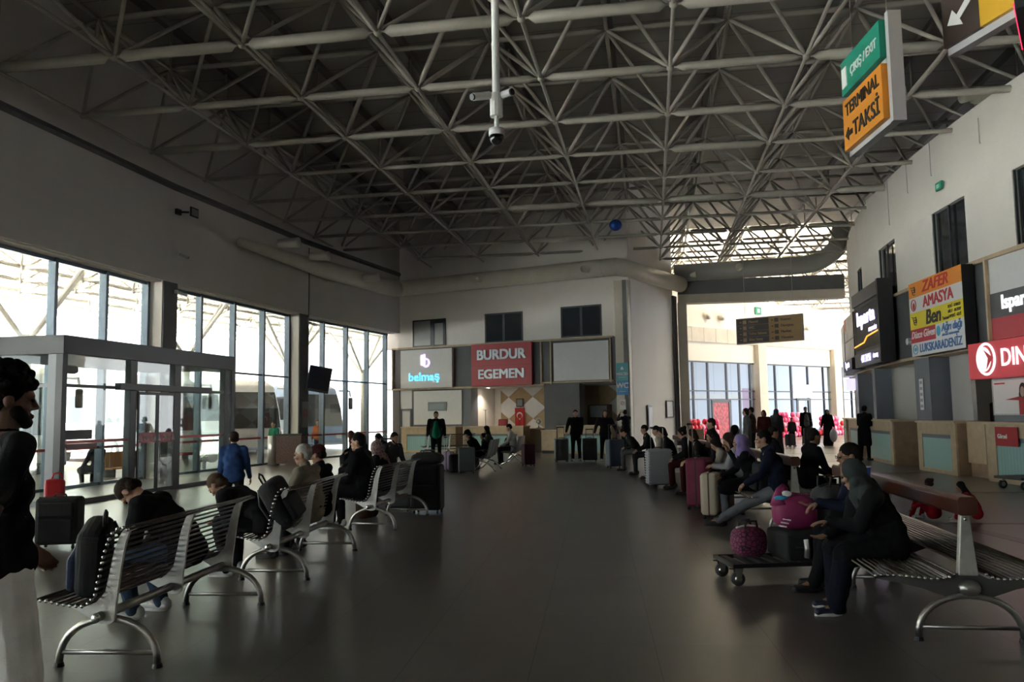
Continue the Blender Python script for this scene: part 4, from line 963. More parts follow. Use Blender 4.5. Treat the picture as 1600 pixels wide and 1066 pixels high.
MB().prism([(-.52, -.37), (-.42, -.29), (-.42, -.34), (-.30, -.34), (-.30, -.40), (-.42, -.40), (-.42, -.45)], lambda u, v, t: (u, -.122-t, v), 0, .008).build('arrow', M_black, S)
for x in (-.5, .5): MB().tube([(x, 0, .5), (x, 0, ZB-c.z)], .006, 5).build('hanging_wire', M_steel, S)
S = thing('direction_sign', 'brown and yellow hanging sign corner with a white arrow at the top edge', 'sign')
c = Yp(1540, 10, 8.2); S.location = c; S.rotation_euler = (0, 0, math.radians(-78))
MB().bx(-.5, 1.3, -.05, .05, -.32, -.24).build('bottom_rail', M_signfr, S); MB().bx(-.5, .02, -.10, .04, -.24, .75).build('brown_panel', M_brown, S); MB().bx(.02, 1.25, -.10, .04, -.24, .75).build('yellow_panel', mat('sign yellow', (.55, .32, .02), .45), S)
MB().prism([(-.42, -.02), (-.2, -.10), (-.24, -.02), (-.02, .14), (-.08, .2), (-.28, .04), (-.34, .12)], lambda u, v, t: (u, -.104-t, v), 0, .006).build('arrow', M_paper, S)
MB().prism([(.2, -.02), (.5, -.02), (.5, .25), (.2, .25)], lambda u, v, t: (u, -.104-t, v), 0, .006).build('pictogram', M_black, S)
for x in (-.3, 1.1): MB().tube([(x, 0, .7), (x, 0, ZB-c.z)], .006, 5).build('hanging_wire', M_steel, S)
S = thing('led_display', 'red LED display edge at the top right corner', 'display'); c = Yp(1606, 40, 7.0); S.location = c; S.rotation_euler = (0, 0, math.radians(55))
MB().bx(-.9, .1, -.05, .05, -.2, .5).build('housing', M_black, S); MB().bx(-.88, .08, .052, .06, -.17, -.14).build('led_line', mat('red led', (1, .05, .08), .4, emit=(1, .03, .1), estr=.7), S); MB().bx(.06, .09, .052, .06, -.17, .5).build('led_edge', MATS['red led'], S)
for x in (-.7, 0): MB().tube([(x, 0, .5), (x, 0, ZB-c.z)], .006, 5).build('hanging_wire', M_steel, S)
S = thing('blue_balloon', 'small shiny blue foil balloon caught in the roof frame', 'balloon'); c = Yp(962, 352, 27.5); S.location = c
MB().ball((0, 0, 0), (.22, .14, .2), 14, 10).build('balloon', mat('blue foil', (.01, .06, .35), .2, .6), S, smooth=True)

# ================================================================== LITTER BIN by the glazing
B_ = thing('litter_bin', 'steel and dark brown perforated recycling bin at the left glazing', 'bin', (-7.75, 28.6, 0), math.radians(-14))
MB().tube([(-.55, 0, 0), (-.55, 0, 1.0)], .2, 16).build('steel_cylinder', M_steel, B_, smooth=True)
MB().bx(-.35, .6, -.2, .25, .05, 1.0).build('brown_box', mat('bin brown', (.09, .045, .04), .5, noise=.5, nscale=20), B_); MB().bx(-.38, .63, -.23, .28, 1.0, 1.06).build('lid', M_black, B_)
# ================================================================== PLATFORM AND COACHES OUTSIDE
M_ground = mat('platform concrete', (.60, .59, .57), .8, noise=.08, nscale=.5)
o = MB().bx(-90, -5, -40, 90, -.35, -.22).build('ground', M_ground); struct(o, 'pale concrete bus apron outside')
M_can = mat('canopy white steel', (.62, .59, .53), .5)
CN = thing('platform_canopy', 'white steel truss canopy over the platforms outside the left glazing', 'canopy')
# tubular canopy: chords and braces following the building, open to the sky at the outer edge
def canopy():
    rows = []
    for k in range(7):
        offs = 1.2+k*2.6; pts = []
        for a, b in zip(LW[:-1], LW[1:]):
            pts.append((a, b, offs))
        rows.append(offs)
    def P(s, offs, z):
        # s metres along the left wall polyline from y=-9
        rem = s
        for a, b in zip(LW[:-1], LW[1:]):
            L_ = math.hypot(b[0]-a[0], b[1]-a[1])
            if rem <= L_ or b == LW[-1]:
                d = ((b[0]-a[0])/L_, (b[1]-a[1])/L_); return Vector((a[0]+d[0]*rem-d[1]*offs, a[1]+d[1]*rem+d[0]*offs, z))
            rem -= L_
    ch, br = [], []
    S_ = [i*2.6 for i in range(6, 26)]
    for si, s in enumerate(S_):
        for k in range(9):
            o0, o1 = 1.4+k*2.6, 1.4+(k+1)*2.6
            zb = 6.3+.12*k; zt = 7.7+.12*k
            ch.append((P(s, o0, zb), P(s, o1, zb+.12)))
            if si+1 < len(S_): ch.append((P(s, o0, zb), P(S_[si+1], o0, zb)))
            m = P(s+1.3, (o0+o1)/2, zt)
            for q in ((s, o0), (s, o1), (s+2.6, o0), (s+2.6, o1)): br.append((P(q[0], q[1], zb), m))
            if k < 8: br.append((m, P(s+1.3, (o0+o1)/2+2.6, zt+.12)))
    return ch, br, P
ch, br, PC_ = canopy()
def infr(t): return infront((t[0]+t[1])/2)
def layc(items, name, r):
    vis = sorted([t for t in items if infr(t)], key=lambda t: ((t[0]+t[1])/2-cpos).length); first = vis[:95]; rest = [t for t in items if not any(t is q for q in first)]
    for a, b in first:
        c = (a+b)/2; MB().tube([a-c, b-c], r, 6).build(name, M_can, CN, loc=c)
    mb = MB(); [mb.tube([a, b], r, 5) for a, b in rest]
    if rest: tag(mb.build(name, M_can, CN), kind='stuff')
layc(ch, 'chord_pipe', .07); layc(br, 'brace_pipe', .04)
rf = MB(); P0 = [PC_(s, .75, 8.2) for s in range(14, 66, 4)]; P1 = [PC_(s, 22.0, 9.2) for s in range(14, 66, 4)]
vs = []; fs = []
for a, b in zip(P0, P1): vs += [a, b, a+Vector((0, 0, .08)), b+Vector((0, 0, .08))]
for i in range(len(P0)-1):
    k = i*4; j = k+4; fs += [(k, k+1, j+1, j), (k+2, j+2, j+3, k+3), (k, j, j+2, k+2), (k+1, k+3, j+3, j+1)]
rf.add(vs, fs); M_csheet = M_trans.copy(); M_csheet.name = 'translucent canopy sheet'
for q in M_csheet.node_tree.nodes:
    if q.type == 'BSDF_TRANSLUCENT': q.inputs[0].default_value = (.62, .58, .48, 1)
    if q.type == 'BSDF_DIFFUSE': q.inputs[0].default_value = (.75, .71, .62, 1)
rf.build('roof_sheet', M_csheet, CN)
for s in (26.5, 34.0, 41.5, 49, 56.5):
    b = PC_(s, 6.5, -.22); 
    mb = MB(); mb.tube([b, b+Vector((0, 0, 4.6))], .16, 12); mb.build('column', M_can, CN, smooth=True)
    for dx in (-2.2, 2.2):
        t = PC_(s+dx, 6.5, 6.6); MB().tube([b+Vector((0, 0, 4.3)), t], .08, 8).build('strut', M_can, CN)
        t = PC_(s, 6.5+dx, 6.6); MB().tube([b+Vector((0, 0, 4.3)), t], .08, 8).build('strut', M_can, CN)

def coach(label, loc, rz, body, lower, window=(.025, .03, .035), L=12.2):
    C_ = thing('coach', label, 'coach', loc, rz)
    # side profile extruded across the width; nose at +x
    W_ = 1.27; prof = [(-L/2, .45), (-L/2, 3.3), (-L/2+.2, 3.62), (L/2-1.5, 3.62), (L/2-.75, 3.35), (L/2-.22, 2.3), (L/2, 1.35), (L/2, .45)]
    MB().prism(prof, lambda u, v, t: (u, t, v), -W_, W_).build('body', body, C_, bevel=.12, seg=3)
    MB().bx(-L/2+.03, L/2-.01, -W_-.012, W_+.012, .42, 1.25).build('skirt', lower, C_, bevel=.05)
    sw = [(-L/2+.5, 1.75), (-L/2+.5, 2.95), (L/2-1.3, 2.95), (L/2-.9, 1.75)]
    MB().prism(sw, lambda u, v, t: (u, t, v), -W_-.015, W_+.015).build('side_window', mat('coach window', window, .1), C_)
    ws = [(L/2-.62, 3.02), (L/2-.28, 2.3), (L/2-.02, 1.4), (L/2+.03, 1.4), (L/2-.2, 2.3), (L/2-.55, 3.05)]
    MB().prism(ws, lambda u, v, t: (u, t, v), -W_+.1, W_-.1).build('windscreen', mat('coach window', window, .1), C_)
    for x in (-L/2+2.6, L/2-2.4):
        for s in (-1, 1):
            w_ = MB().tube([(x, s*(W_-.28), .5), (x, s*(W_+.02), .5)], .5, 20).build('wheel', M_black, C_); MB().tube([(x, s*(W_+.02), .5), (x, s*(W_+.03), .5)], .26, 14).build('hub', M_steel, w_)
    for s in (-1, 1):
        m_ = MB().tube([(L/2-.5, s*W_, 3.25), (L/2+.25, s*(W_+.18), 3.2), (L/2+.3, s*(W_+.2), 2.9)], .05, 8).build('mirror_arm', body, C_)
        MB().box((L/2+.3, s*(W_+.2), 2.55), (.16, .22, .62)).build('mirror', M_black, C_, bevel=.05)
        MB().box((L/2-.02, s*.95, .85), (.12, .35, .22)).build('headlamp', M_white, C_, bevel=.05)
    return C_
M_cw = mat('coach white', (.52, .52, .53), .3); M_cred = mat('coach red', (.28, .015, .025), .35); M_cblue = mat('coach pale blue', (.20, .27, .42), .35); M_cdk = mat('coach charcoal', (.05, .05, .055), .3)
# coaches parked nose-in to the platform
for (px, dist, offs, lab, bd, lw) in ((0, 22.0, 6.5, 'red and dark coach parked outside behind the vestibule', M_cred, M_cdk), (1, 29.5, 6.3, 'white coach with a rounded nose outside the middle glazing bay', M_cw, M_cw),
                                      (2, 36.5, 6.4, 'white and dark coach outside behind the litter bin', M_cw, M_cdk), (3, 43.0, 6.3, 'white coach with red lower body outside the third bay', M_cw, M_cred),
                                      (4, 48.5, 6.3, 'white coach with blue lower body seen through the far glazing', M_cw, M_cblue), (5, 54.0, 6.2, 'pale blue coach farthest along the platform', M_cblue, M_cw)):
    offs -= 1.0; p = PC_(dist, offs+6.1, -.22); q = PC_(dist, offs, -.22); q2 = PC_(dist+6.5, offs, -.22); d = (q-p).normalized(); 
    ang = math.atan2(d.y, d.x)-math.radians(28)
    coach(lab, p, ang, bd, lw)
# platform kiosk and planter-like boxes, benches outside
def obench(i, s, lab):
    p = PC_(s, 2.2, -.2); d = PC_(s+1, 2.2, -.2)-p
    B = thing('platform_bench', lab, 'bench', p, math.atan2(d.y, d.x))
    mb = MB(); [mb.bx(-.85+k*.17, -.70+k*.17, .0, .05, .45, .9) for k in range(10)]; mb.build('backrest', mat('orange slats', (.42, .20, .07), .5), B)
    MB().bx(-.9, .9, -.42, .0, .42, .46).build('seat', mat('orange slats', (.42, .20, .07), .5), B)
    for x in (-.75, .75): MB().bx(x-.03, x+.03, -.38, .03, 0, .42).build('leg', M_black, B)
    return p, d
ob = [obench(k, s, l) for k, (s, l) in enumerate(((26.6, 'orange slatted bench outside, left of the sliding doors'), (33.2, 'orange slatted bench outside, right of the vestibule')))]
K = thing('waste_container', 'brown timber-look container outside beside the vestibule', 'container', PC_(27.8, 2.6, -.2), 1.3); MB().bx(-.7, .7, -.5, .5, 0, 1.15).build('body', M_oakdk, K); MB().bx(-.74, .74, -.54, .54, 1.15, 1.2).build('lid', M_darkgray, K)
K = thing('water_bottle_large', 'large blue water bottle standing outside the vestibule glass', 'bottle', PC_(26.9, 1.6, -.2)); MB().tube([(0, 0, 0), (0, 0, .5), (0, 0, .6), (0, 0, .72)], [.16, .16, .06, .05], 14).build('bottle', mat('blue plastic', (.06, .28, .45), .2), K, smooth=True)
K = thing('kiosk_hut', 'small white kiosk with greenish window outside on the platform', 'kiosk', PC_(29.0, 4.6, -.2), 1.3)
MB().bx(-1.3, 1.3, -.8, .8, 0, 2.3).build('walls', M_white, K); MB().bx(-1.5, 1.5, -1.0, 1.0, 2.3, 2.45).build('roof', M_cred, K); MB().bx(-.7, .5, -.83, -.8, 1.0, 1.8).build('window', mat('kiosk window', (.20, .26, .24), .2), K); MB().bx(-1.31, 1.31, -.82, -.8, 0, .85).build('timber_front', mat('orange slats'), K) if 'orange slats' not in MATS else MB().bx(-1.31, 1.31, -.82, -.8, 0, .85).build('timber_front', MATS['orange slats'], K)
# pavement of the street side, pink balloons outside the second hall
M_pinkb = [mat('pink balloon', (.75, .07, .22), .3), mat('red balloon', (.62, .03, .06), .3), mat('light pink balloon', (.82, .35, .50), .3)]
rnd = random.Random(3); nb_ = 0
bm_ = MB().ball((0, 0, 0), (.15, .15, .18), 10, 7)
bal = [bm_.build('balloon', m, None, smooth=True) for m in M_pinkb]
def balloon(i, p, lab, grp):
    c = bal[i] if not bal[i].get('label') else bal[i].copy()
    if c is not bal[i]: COL.objects.link(c)
    c.location = p; tag(c, lab, 'balloon', grp)
for (s0_, s1_, hh, where) in ((-.6, 2.2, 1.3, 'left of the red door'), (7.8, 10.6, 1.5, 'right of the middle pillar'), (12.7, 15.0, 1.35, 'at the right of the second hall')):
    row = 0; z = .16
    while z < hh:
        for lay_ in (0, 1):
            s = s0_+.16*(row % 2)+.08*lay_+.3*(z/hh)*rnd.random()
            while s < s1_-.3*(z/hh)*rnd.random():
                if z < hh*(.45+.55*abs(math.sin(s*2.3+1))) and rnd.random() > .08:
                    balloon(rnd.choice((0, 0, 1, 2)), Ma @ Vector((s+s0, -.45-.32*lay_, z+.0*row)), 'pink or red balloon in the heap '+where, 'balloons '+where)
                s += .315
        row += 1; z += .30

# canopy and backdrop wall added to shade the view through the second hall glazing
o = MB().bx(9, 45, .5, 13, 6.4, 6.6).build('ceiling_added_shade', M_can); o.matrix_world = Ma; struct(o, 'added canopy that shades the view beyond the second hall')
M_backdrop = stripes_mat('pale blue grey backdrop panels', (.50, .54, .60), (.34, .37, .42), .45, 'X', .04, .6)
o = MB().bx(9, 50, 13, 13.4, 0, 6.4).build('wall_added_backdrop', M_backdrop); o.matrix_world = Ma; struct(o, 'added pale backdrop wall beyond the second hall')
o = MB().bx(9, 50, 12.9, 13.0, 2.6, 3.1).build('trim_90', M_beige); o.matrix_world = Ma; struct(o)
# ================================================================== BENCHES
M_plate = mat('cast aluminium side plate', (.50, .50, .48), .42, .6, noise=.12, nscale=18, bump=.1, bscale=80)
M_rod = mat('worn steel rod', (.12, .11, .10), .32, .85, noise=.2, nscale=20)
M_knob = mat('polished rod end', (.62, .62, .60), .2, .9)
M_arch = mat('brushed steel tube', (.36, .35, .33), .32, .9, noise=.15, nscale=12)
M_wood = mat('varnished red brown wood', (.055, .014, .009), .3, noise=.2, nscale=5)
PROF = [(-.452, .446), (-.414, .443), (-.375, .44), (-.334, .433), (-.295, .424), (-.256, .418), (-.215, .412), (-.174, .41), (-.136, .408), (-.099, .425), (-.075, .449), (-.052, .48), (-.043, .518),
        (-.037, .558), (-.027, .596), (-.02, .636), (-.012, .677), (-.005, .714), (.005, .751), (.018, .792), (.03, .825), (.051, .861), (.083, .888), (.122, .897), (.150, .885)]
def arch(parent, y, u0=0.0, r=.33):
    pts = [(u0-r, y, .0), (u0-r, y, .02)]
    pts = []
    for k in range(17):
        a = PI*k/16; pts.append((u0-r*math.cos(a), y, .02+.285*math.sin(a)**.85))
    o = MB().tube(pts, .0235, 12).build('leg', M_arch, parent, smooth=True)
    MB().tube([(u0-r*.93, y, .093), (u0+r*.93, y, .093)], .016, 10).build('crossbar', M_arch, o, smooth=True)
    for s in (-1, 1): MB().tube([(u0+s*r, y, 0), (u0+s*r, y, .025)], [.034, .028], 12).build('foot_pad', M_black, o)
    return o
def rod(parent, u, z, y0, y1, r=.0085, yk=0):
    mb = MB(); mb.tube([(u, y0, z), (u, y1, z)], r, 8); mb.cur = 1
    mb.ball((u, y0, z), .0125, 8, 6); mb.ball((u, y1, z), .0125, 8, 6)
    mb.build('rod', [M_rod, M_knob], parent, smooth=True)
def single_bench(label, L=1.85):
    """local frame: +y along the bench, seat towards -x"""
    B = thing('steel_bench', label, 'bench')
    for u, z in PROF: rod(B, u, z, -.10, L+.16)
    for y in (0, L/2, L):
        lower = [(-.47, .44), (-.452, .428), (-.40, .418), (-.33, .405), (-.27, .385), (-.21, .358), (-.155, .325), (-.10, .292), (-.05, .275), (0, .278), (.028, .30), (.034, .40), (.044, .48), (.058, .60), (.075, .72), (.092, .80), (.115, .862), (.158, .878)]
        P = lower+[(u, z-.004 if u < -.12 else z) for u, z in reversed([(a+(.014 if b > .45 else 0), b-(.012 if b < .45 else 0)) for a, b in PROF[:-1]])]
        MB().prism(P, lambda u, v, t, y=y: (u, y+t, v), -.012, .012).build('side_plate', M_plate, B, bevel=.003)
    MB().tube([(-.06, -.06, .33), (-.06, L+.06, .33)], .030, 14).build('beam_tube', M_arch, B, smooth=True)
    for y in (-.07, L+.07): MB().ball((-.06, y, .33), (.031, .022, .031), 12, 8).build('beam_cap', M_knob, B, smooth=True)
    arch(B, .03, -.03); arch(B, L-.03, -.03)
    return B
def place(o, x, y, rz): o.location = (x, y, 0); o.rotation_euler = (0, 0, rz); return o
b1 = single_bench('nearest steel rod bench on the left, with a navy backpack on its seat', 1.80)
place(b1, -2.60, 5.44, math.radians(-4.5)); b1['group'] = 'steel rod benches along the left'
def bcopy(src, lab, x, y, rz, grp=None):
    c = copy_tree(src); c['label'] = lab
    if grp: c['group'] = grp
    return place(c, x, y, rz)
b2 = bcopy(b1, 'steel rod bench on the left second from the camera, used by the man in beige', -2.34, 8.24, math.radians(-4.5))
b3 = bcopy(b1, 'third steel rod bench on the left, with black suitcases at its far end', -1.97, 11.72, math.radians(-9))
b4 = bcopy(b1, 'steel rod bench behind the man in the long black coat, nearer the glazing', -3.0, 16.6, math.radians(-12))
b5 = bcopy(b1, 'small steel bench standing in front of the white office panel', -3.25, 31.6, math.radians(-60))
b6 = bcopy(b1, 'steel bench behind the man in black at the left edge, holding a red bag', -6.40, 10.1, math.radians(170))
for b in (b4, b5, b6):
    if 'group' in b: del b['group']

def double_bench(label, n=2, seg=1.8):
    B = thing('double_bench', label, 'bench'); L = n*seg
    side = [(.10, .455), (.135, .437), (.17, .428), (.21, .424), (.25, .424), (.29, .426), (.33, .430), (.37, .434), (.41, .438), (.45, .442), (.49, .444), (.53, .445), (.57, .444), (.61, .438)]
    for s in (-1, 1):
        for u, z in side: rod(B, s*u, z, -.06, L+.06)
    for k in range(n+1):
        y = k*seg
        P = [(-.63, .435), (-.60, .41), (-.45, .385), (-.30, .35), (-.16, .30), (-.06, .285), (.06, .285), (.16, .30), (.30, .35), (.45, .385), (.60, .41), (.63, .435), (.45, .43), (.25, .413), (.13, .42), (.07, .45), (-.07, .45), (-.13, .42), (-.25, .413), (-.45, .43)]
        MB().prism(P, lambda u, v, t, y=y: (u, y+t, v), -.012, .012).build('side_plate', mat('dark cast plate', (.10, .10, .10), .45, .5), B, bevel=.003)
        MB().prism([(-.065, .44), (.065, .44), (.028, .85), (-.028, .85)], lambda u, v, t, y=y: (u, y+t, v), -.028, .028).build('post', M_plate, B, bevel=.008)
        MB().ball((0, y-.03, .36), (.075, .05, .055), 14, 8).build('hub_cap', M_arch, B, smooth=True)
        MB().ball((0, y-.032, .82), (.012, .008, .012), 8, 6).build('screw', M_knob, B, smooth=True)
        arch(B, y, 0.0, .335)
    MB().tube([(0, -.02, .36), (0, L+.02, .36)], .032, 12).build('beam_tube', M_arch, B, smooth=True)
    MB().prism([(-.052, .85), (-.064, .87), (-.064, .955), (-.045, .975), (.045, .975), (.064, .955), (.064, .87), (.052, .85)], lambda u, v, t: (u, t, v), -.09, L+.09).build('back_beam', M_wood, B, bevel=.006)
    return B
d1 = double_bench('nearest double-sided rod bench on the right, with a red brown back beam', 2, 1.75)
place(d1, 3.08, 5.76, math.radians(-8.5)); d1['group'] = 'double benches on the right'
d2 = bcopy(d1, 'double-sided rod bench on the right used by the man in light grey jeans', 3.72, 11.1, math.radians(-4))
d3 = bcopy(d1, 'double-sided rod bench on the right hidden under the crowd behind the grey-hooded person', 4.0, 15.2, math.radians(-2))
d4 = bcopy(d1, 'farthest double-sided rod bench on the right, beside the blue suitcase', 4.25, 19.3, math.radians(-3))

# tandem seats with perforated shells in the middle of the hall
M_shell = stripes_mat('perforated olive shell', (.055, .055, .045), (.03, .03, .026), 22.0, 'Z', .35, .5)
def tandem(label, n=3):
    T_ = thing('tandem_seat', label, 'seat row')
    for k in range(n):
        y = k*.56
        pts = [(-.44, .435), (-.40, .44), (-.25, .415), (-.08, .41), (.0, .44), (.05, .55), (.10, .75), (.13, .90), (.155, .90), (.125, .74), (.075, .54), (.02, .42), (-.08, .385), (-.25, .39), (-.42, .41)]
        sh = MB().prism(pts, lambda u, v, t, y=y: (u, y+t, v), -.25, .25).build('seat_shell', M_shell, T_, bevel=.01)
    MB().tube([(-.15, -.3, .34), (-.15, (n-1)*.56+.3, .34)], .03, 10).build('beam_tube', M_chrome, T_, smooth=True)
    for y in (.0, (n-1)*.56):
        MB().tube([(-.15, y, .34), (-.15, y, .26), (-.32, y, .08), (-.46, y, .02)], .022, 8).build('leg', M_chrome, T_, smooth=True)
        MB().tube([(-.15, y, .30), (.0, y, .26), (.16, y, .12), (.24, y, .02)], .022, 8).build('leg', M_chrome, T_, smooth=True)
    for y in (-.29, .28, .84, 1.40): MB().tube([(-.38, y, .60), (-.1, y, .62), (.04, y, .55), (-.1, y, .36)], .014, 8).build('armrest', M_black, T_, smooth=True)
    return T_
t1 = tandem('nearer row of olive perforated seats in the middle of the hall, with the capped person'); place(t1, -.75, 23.4, math.radians(-8))
t2 = copy_tree(t1); t2['label'] = 'farther row of olive perforated seats in front of the counters'; place(t2, .05, 26.6, math.radians(-8))

# ================================================================== LUGGAGE
def suitcase(name, label, x, y, rz, w=.42, d=.26, h=.62, m=None, m2=None, ribs=0, handle=.0, soft=False, group=None, ext=M_steel, tilt=0.0, vert=False):
    """upright wheeled case: w across the front (local x), d deep (y)"""
    S = thing(name, label, 'suitcase', (x, y, 0), rz)
    if tilt: S.rotation_euler = (0, tilt, rz)
    m = m or M_black; m2 = m2 or m; z0 = .055
    b = MB().bx(-w/2, w/2, -d/2, d/2, z0, z0+h).build('shell', m, S, bevel=min(.05, d*.3), seg=4)
    if ribs:
        for k in range(ribs):
            if vert:
                xx = -w/2+.05+(w-.1)*k/(ribs-1); MB().bx(xx-.012, xx+.012, -d/2-.007, d/2+.007, z0+.04, z0+h-.04).build('rib', m, S, bevel=.004)
            else:
                z = z0+.05+(h-.10)*k/(ribs-1); MB().bx(-w/2-.006, w/2+.006, -d/2-.006, d/2+.006, z-.011, z+.011).build('rib', m, S, bevel=.004)
    MB().bx(-w/2-.003, w/2+.003, -.012, .012, z0+.0, z0+h+.002).build('zip_seam', m2, S, bevel=.003)
    if soft:
        MB().bx(-w/2+.05, w/2-.05, -d/2-.035, -d/2+.01, z0+.05, z0+h*.55).build('front_pocket', m, S, bevel=.02, seg=3)
        MB().bx(-w/2+.05, w/2-.05, -d/2-.025, -d/2+.01, z0+h*.6, z0+h-.06).build('front_pocket', m, S, bevel=.02, seg=3)
    MB().tube([(-.07, 0, z0+h), (-.06, 0, z0+h+.03), (.06, 0, z0+h+.03), (.07, 0, z0+h)], .012, 8).build('top_handle', M_black, S, smooth=True)
    if handle:
        hh = MB(); hx = w*.26; yb = d/2-.04
        hh.tube([(-hx, yb, z0+h-.02), (-hx, yb, z0+h+handle), (hx, yb, z0+h+handle), (hx, yb, z0+h-.02)], .011, 8); t = hh.build('telescopic_handle', ext, S, smooth=True)
        MB().tube([(-hx-.01, yb, z0+h+handle), (hx+.01, yb, z0+h+handle)], .018, 8).build('grip', M_black, t, smooth=True)
    for sx in (-1, 1):
        for sy in (-1, 1):
            wx, wy = sx*(w/2-.05), sy*(d/2-.04)
            q = MB().tube([(wx-.012, wy, .028), (wx+.012, wy, .028)], .028, 12).build('wheel', M_black, S, smooth=True)
            MB().tube([(wx, wy, .03), (wx, wy, z0+.01)], .014, 6).build('caster_fork', M_black, q)
    return S
M_silver = mat('silver grey shell', (.30, .315, .335), .38, .2); M_maroon = mat('maroon fabric', (.16, .012, .045), .75, noise=.12, nscale=12, bump=.2)
M_cream = mat('beige shell', (.46, .40, .31), .5); M_bluecase = mat('navy shell', (.035, .055, .095), .45); M_greyc = mat('slate shell', (.10, .11, .12), .4); M_dkteal = mat('dark petrol shell', (.045, .065, .07), .4)
M_lilac = mat('lilac shell', (.40, .28, .47), .45); M_blackfab = mat('black fabric', (.012, .012, .014), .85, bump=.3, bscale=120); M_plum = mat('dark plum fabric', (.06, .015, .035), .8)
suitcase('suitcase', 'silver grey ribbed suitcase with its handle pulled out in front of the seated crowd', 3.10, 17.85, math.radians(4), .52, .30, .76, M_silver, M_black, ribs=13, handle=.45)
suitcase('suitcase', 'large maroon fabric suitcase with raised handle in the right aisle', 3.05, 13.75, math.radians(62), .47, .34, .78, M_maroon, M_black, handle=.55, soft=True)
suitcase('suitcase', 'beige hard suitcase standing edge-on beside the light grey jeans', 2.95, 12.55, math.radians(66), .40, .24, .62, M_cream, mat('brown trim', (.12, .06, .04), .6), ribs=6, vert=True)
suitcase('suitcase', 'dark brown suitcase half hidden behind the beige hard one', 3.22, 12.85, math.radians(60), .42, .22, .60, mat('brown shell', (.10, .035, .025), .5))
suitcase('suitcase', 'navy suitcase with black handle beside the side wall crowd', 2.95, 24.3, math.radians(20), .5, .3, .78, M_bluecase, handle=.42, ext=M_black)
suitcase('suitcase', 'slate grey suitcase pulled by the left person of the walking couple', 1.60, 27.95, math.radians(8), .46, .30, .72, M_greyc, M_black, ribs=5, vert=True, handle=.38, ext=M_black)
suitcase('suitcase', 'black fabric suitcase pulled by the right person of the walking couple', 2.55, 27.85, math.radians(-5), .48, .30, .72, M_blackfab, handle=.30, ext=M_black, soft=True)
suitcase('suitcase', 'dark petrol suitcase with red corners beside the middle seat rows', -1.30, 23.0, math.radians(2), .46, .28, .66, M_dkteal, M_black, handle=.0)
suitcase('suitcase', 'lilac suitcase behind the black bag near the middle seat rows', -1.88, 24.0, math.radians(75), .40, .25, .52, M_lilac, M_black, handle=.40)
suitcase('suitcase', 'dark plum suitcase leaning by the farther row of olive seats', .45, 25.8, math.radians(30), .40, .26, .64, M_plum)
suitcase('suitcase', 'tall black fabric suitcase at the far end of the third left bench', -1.42, 13.75, math.radians(-12), .50, .30, .74, M_blackfab, soft=True)
suitcase('suitcase', 'dark grey suitcase standing behind the third left bench', -1.95, 14.15, math.radians(-8), .46, .30, .70, mat('charcoal shell', (.035, .035, .038), .5))
suitcase('suitcase', 'black suitcase with a raised white-topped handle among the left passengers', -2.95, 19.3, math.radians(20), .46, .30, .66, M_black, handle=.36)
suitcase('suitcase', 'black fabric suitcase beside the steel bench at the left edge', -5.72, 10.55, math.radians(8), .50, .30, .58, M_blackfab, soft=True)
suitcase('suitcase', 'small dark case held by the child in the second hall', 12.35, 37.2, math.radians(30), .40, .25, .5, M_blackfab)
suitcase('suitcase', 'large black case between the walking man and the woman in black', 13.15, 36.9, math.radians(-10), .52, .3, .78, M_blackfab, handle=.3, ext=M_black)
suitcase('suitcase', 'blue suitcase standing outside on the platform', -8.35, 33.6, .4, .5, .3, .72, mat('platform blue case', (.12, .22, .32), .4), ribs=8)
bpy.data.objects['suitcase.016'].location.z = -.22

def duffel(name, label, loc, rz, m, size=(.45, .28, .3), strap=None, m2=None, cat='bag', handles=True):
    S = thing(name, label, cat, loc, rz); a, b, c = size
    mb = MB(); mb.ball((0, 0, c*.48), (a/2, b/2, c*.5), 20, 12)
    o = mb.build('body', m, S, smooth=True)
    for v in o.data.vertices:      # boxier than a ball, flat base
        p = v.co; n_ = 1.35
        for i_, h_ in ((0, a/2), (1, b/2)):
            u = abs(p[i_])/h_; p[i_] = math.copysign(min(1, u**.62)*h_*.97, p[i_])
        u = (p.z-c*.48)/(c*.5); p.z = c*.48+math.copysign(min(1, abs(u)**.7), u)*c*.47
    MB().tube([(-a*.36, 0, c*.93), (0, 0, c*.99), (a*.36, 0, c*.93)], .010, 6).build('zip', m2 or M_paper, S)
    if handles:
        for s in (-1, 1): MB().tube([(-a*.2, s*b*.22, c*.86), (-a*.15, s*b*.26, c*1.14), (a*.15, s*b*.26, c*1.14), (a*.2, s*b*.22, c*.86)], .012, 6).build('handle', strap or M_black, S, smooth=True)
    return S
def speckle(name, c1, c2, sc=26):
    m = mat(name, c1, .75); n = m.node_tree.nodes; l = m.node_tree.links; t = n.new('ShaderNodeTexVoronoi'); t.feature = 'DISTANCE_TO_EDGE'; t.inputs['Scale'].default_value = sc
    tc = n.new('ShaderNodeTexCoord'); l.new(tc.outputs['Object'], t.inputs['Vector']); cr = n.new('ShaderNodeValToRGB'); cr.color_ramp.elements[0].position = .06; cr.color_ramp.elements[1].position = .12
    cr.color_ramp.elements[0].color = tuple(c2)+(1,); cr.color_ramp.elements[1].color = tuple(c1)+(1,); l.new(t.outputs['Distance'], cr.inputs[0]); l.new(cr.outputs[0], n['Principled BSDF'].inputs['Base Color']); return m
M_pinkpat = speckle('pink and black patterned fabric', (.22, .03, .10), (.02, .012, .018))
M_magenta = mat('magenta nylon', (.22, .012, .085), .6, bump=.4, bscale=25)
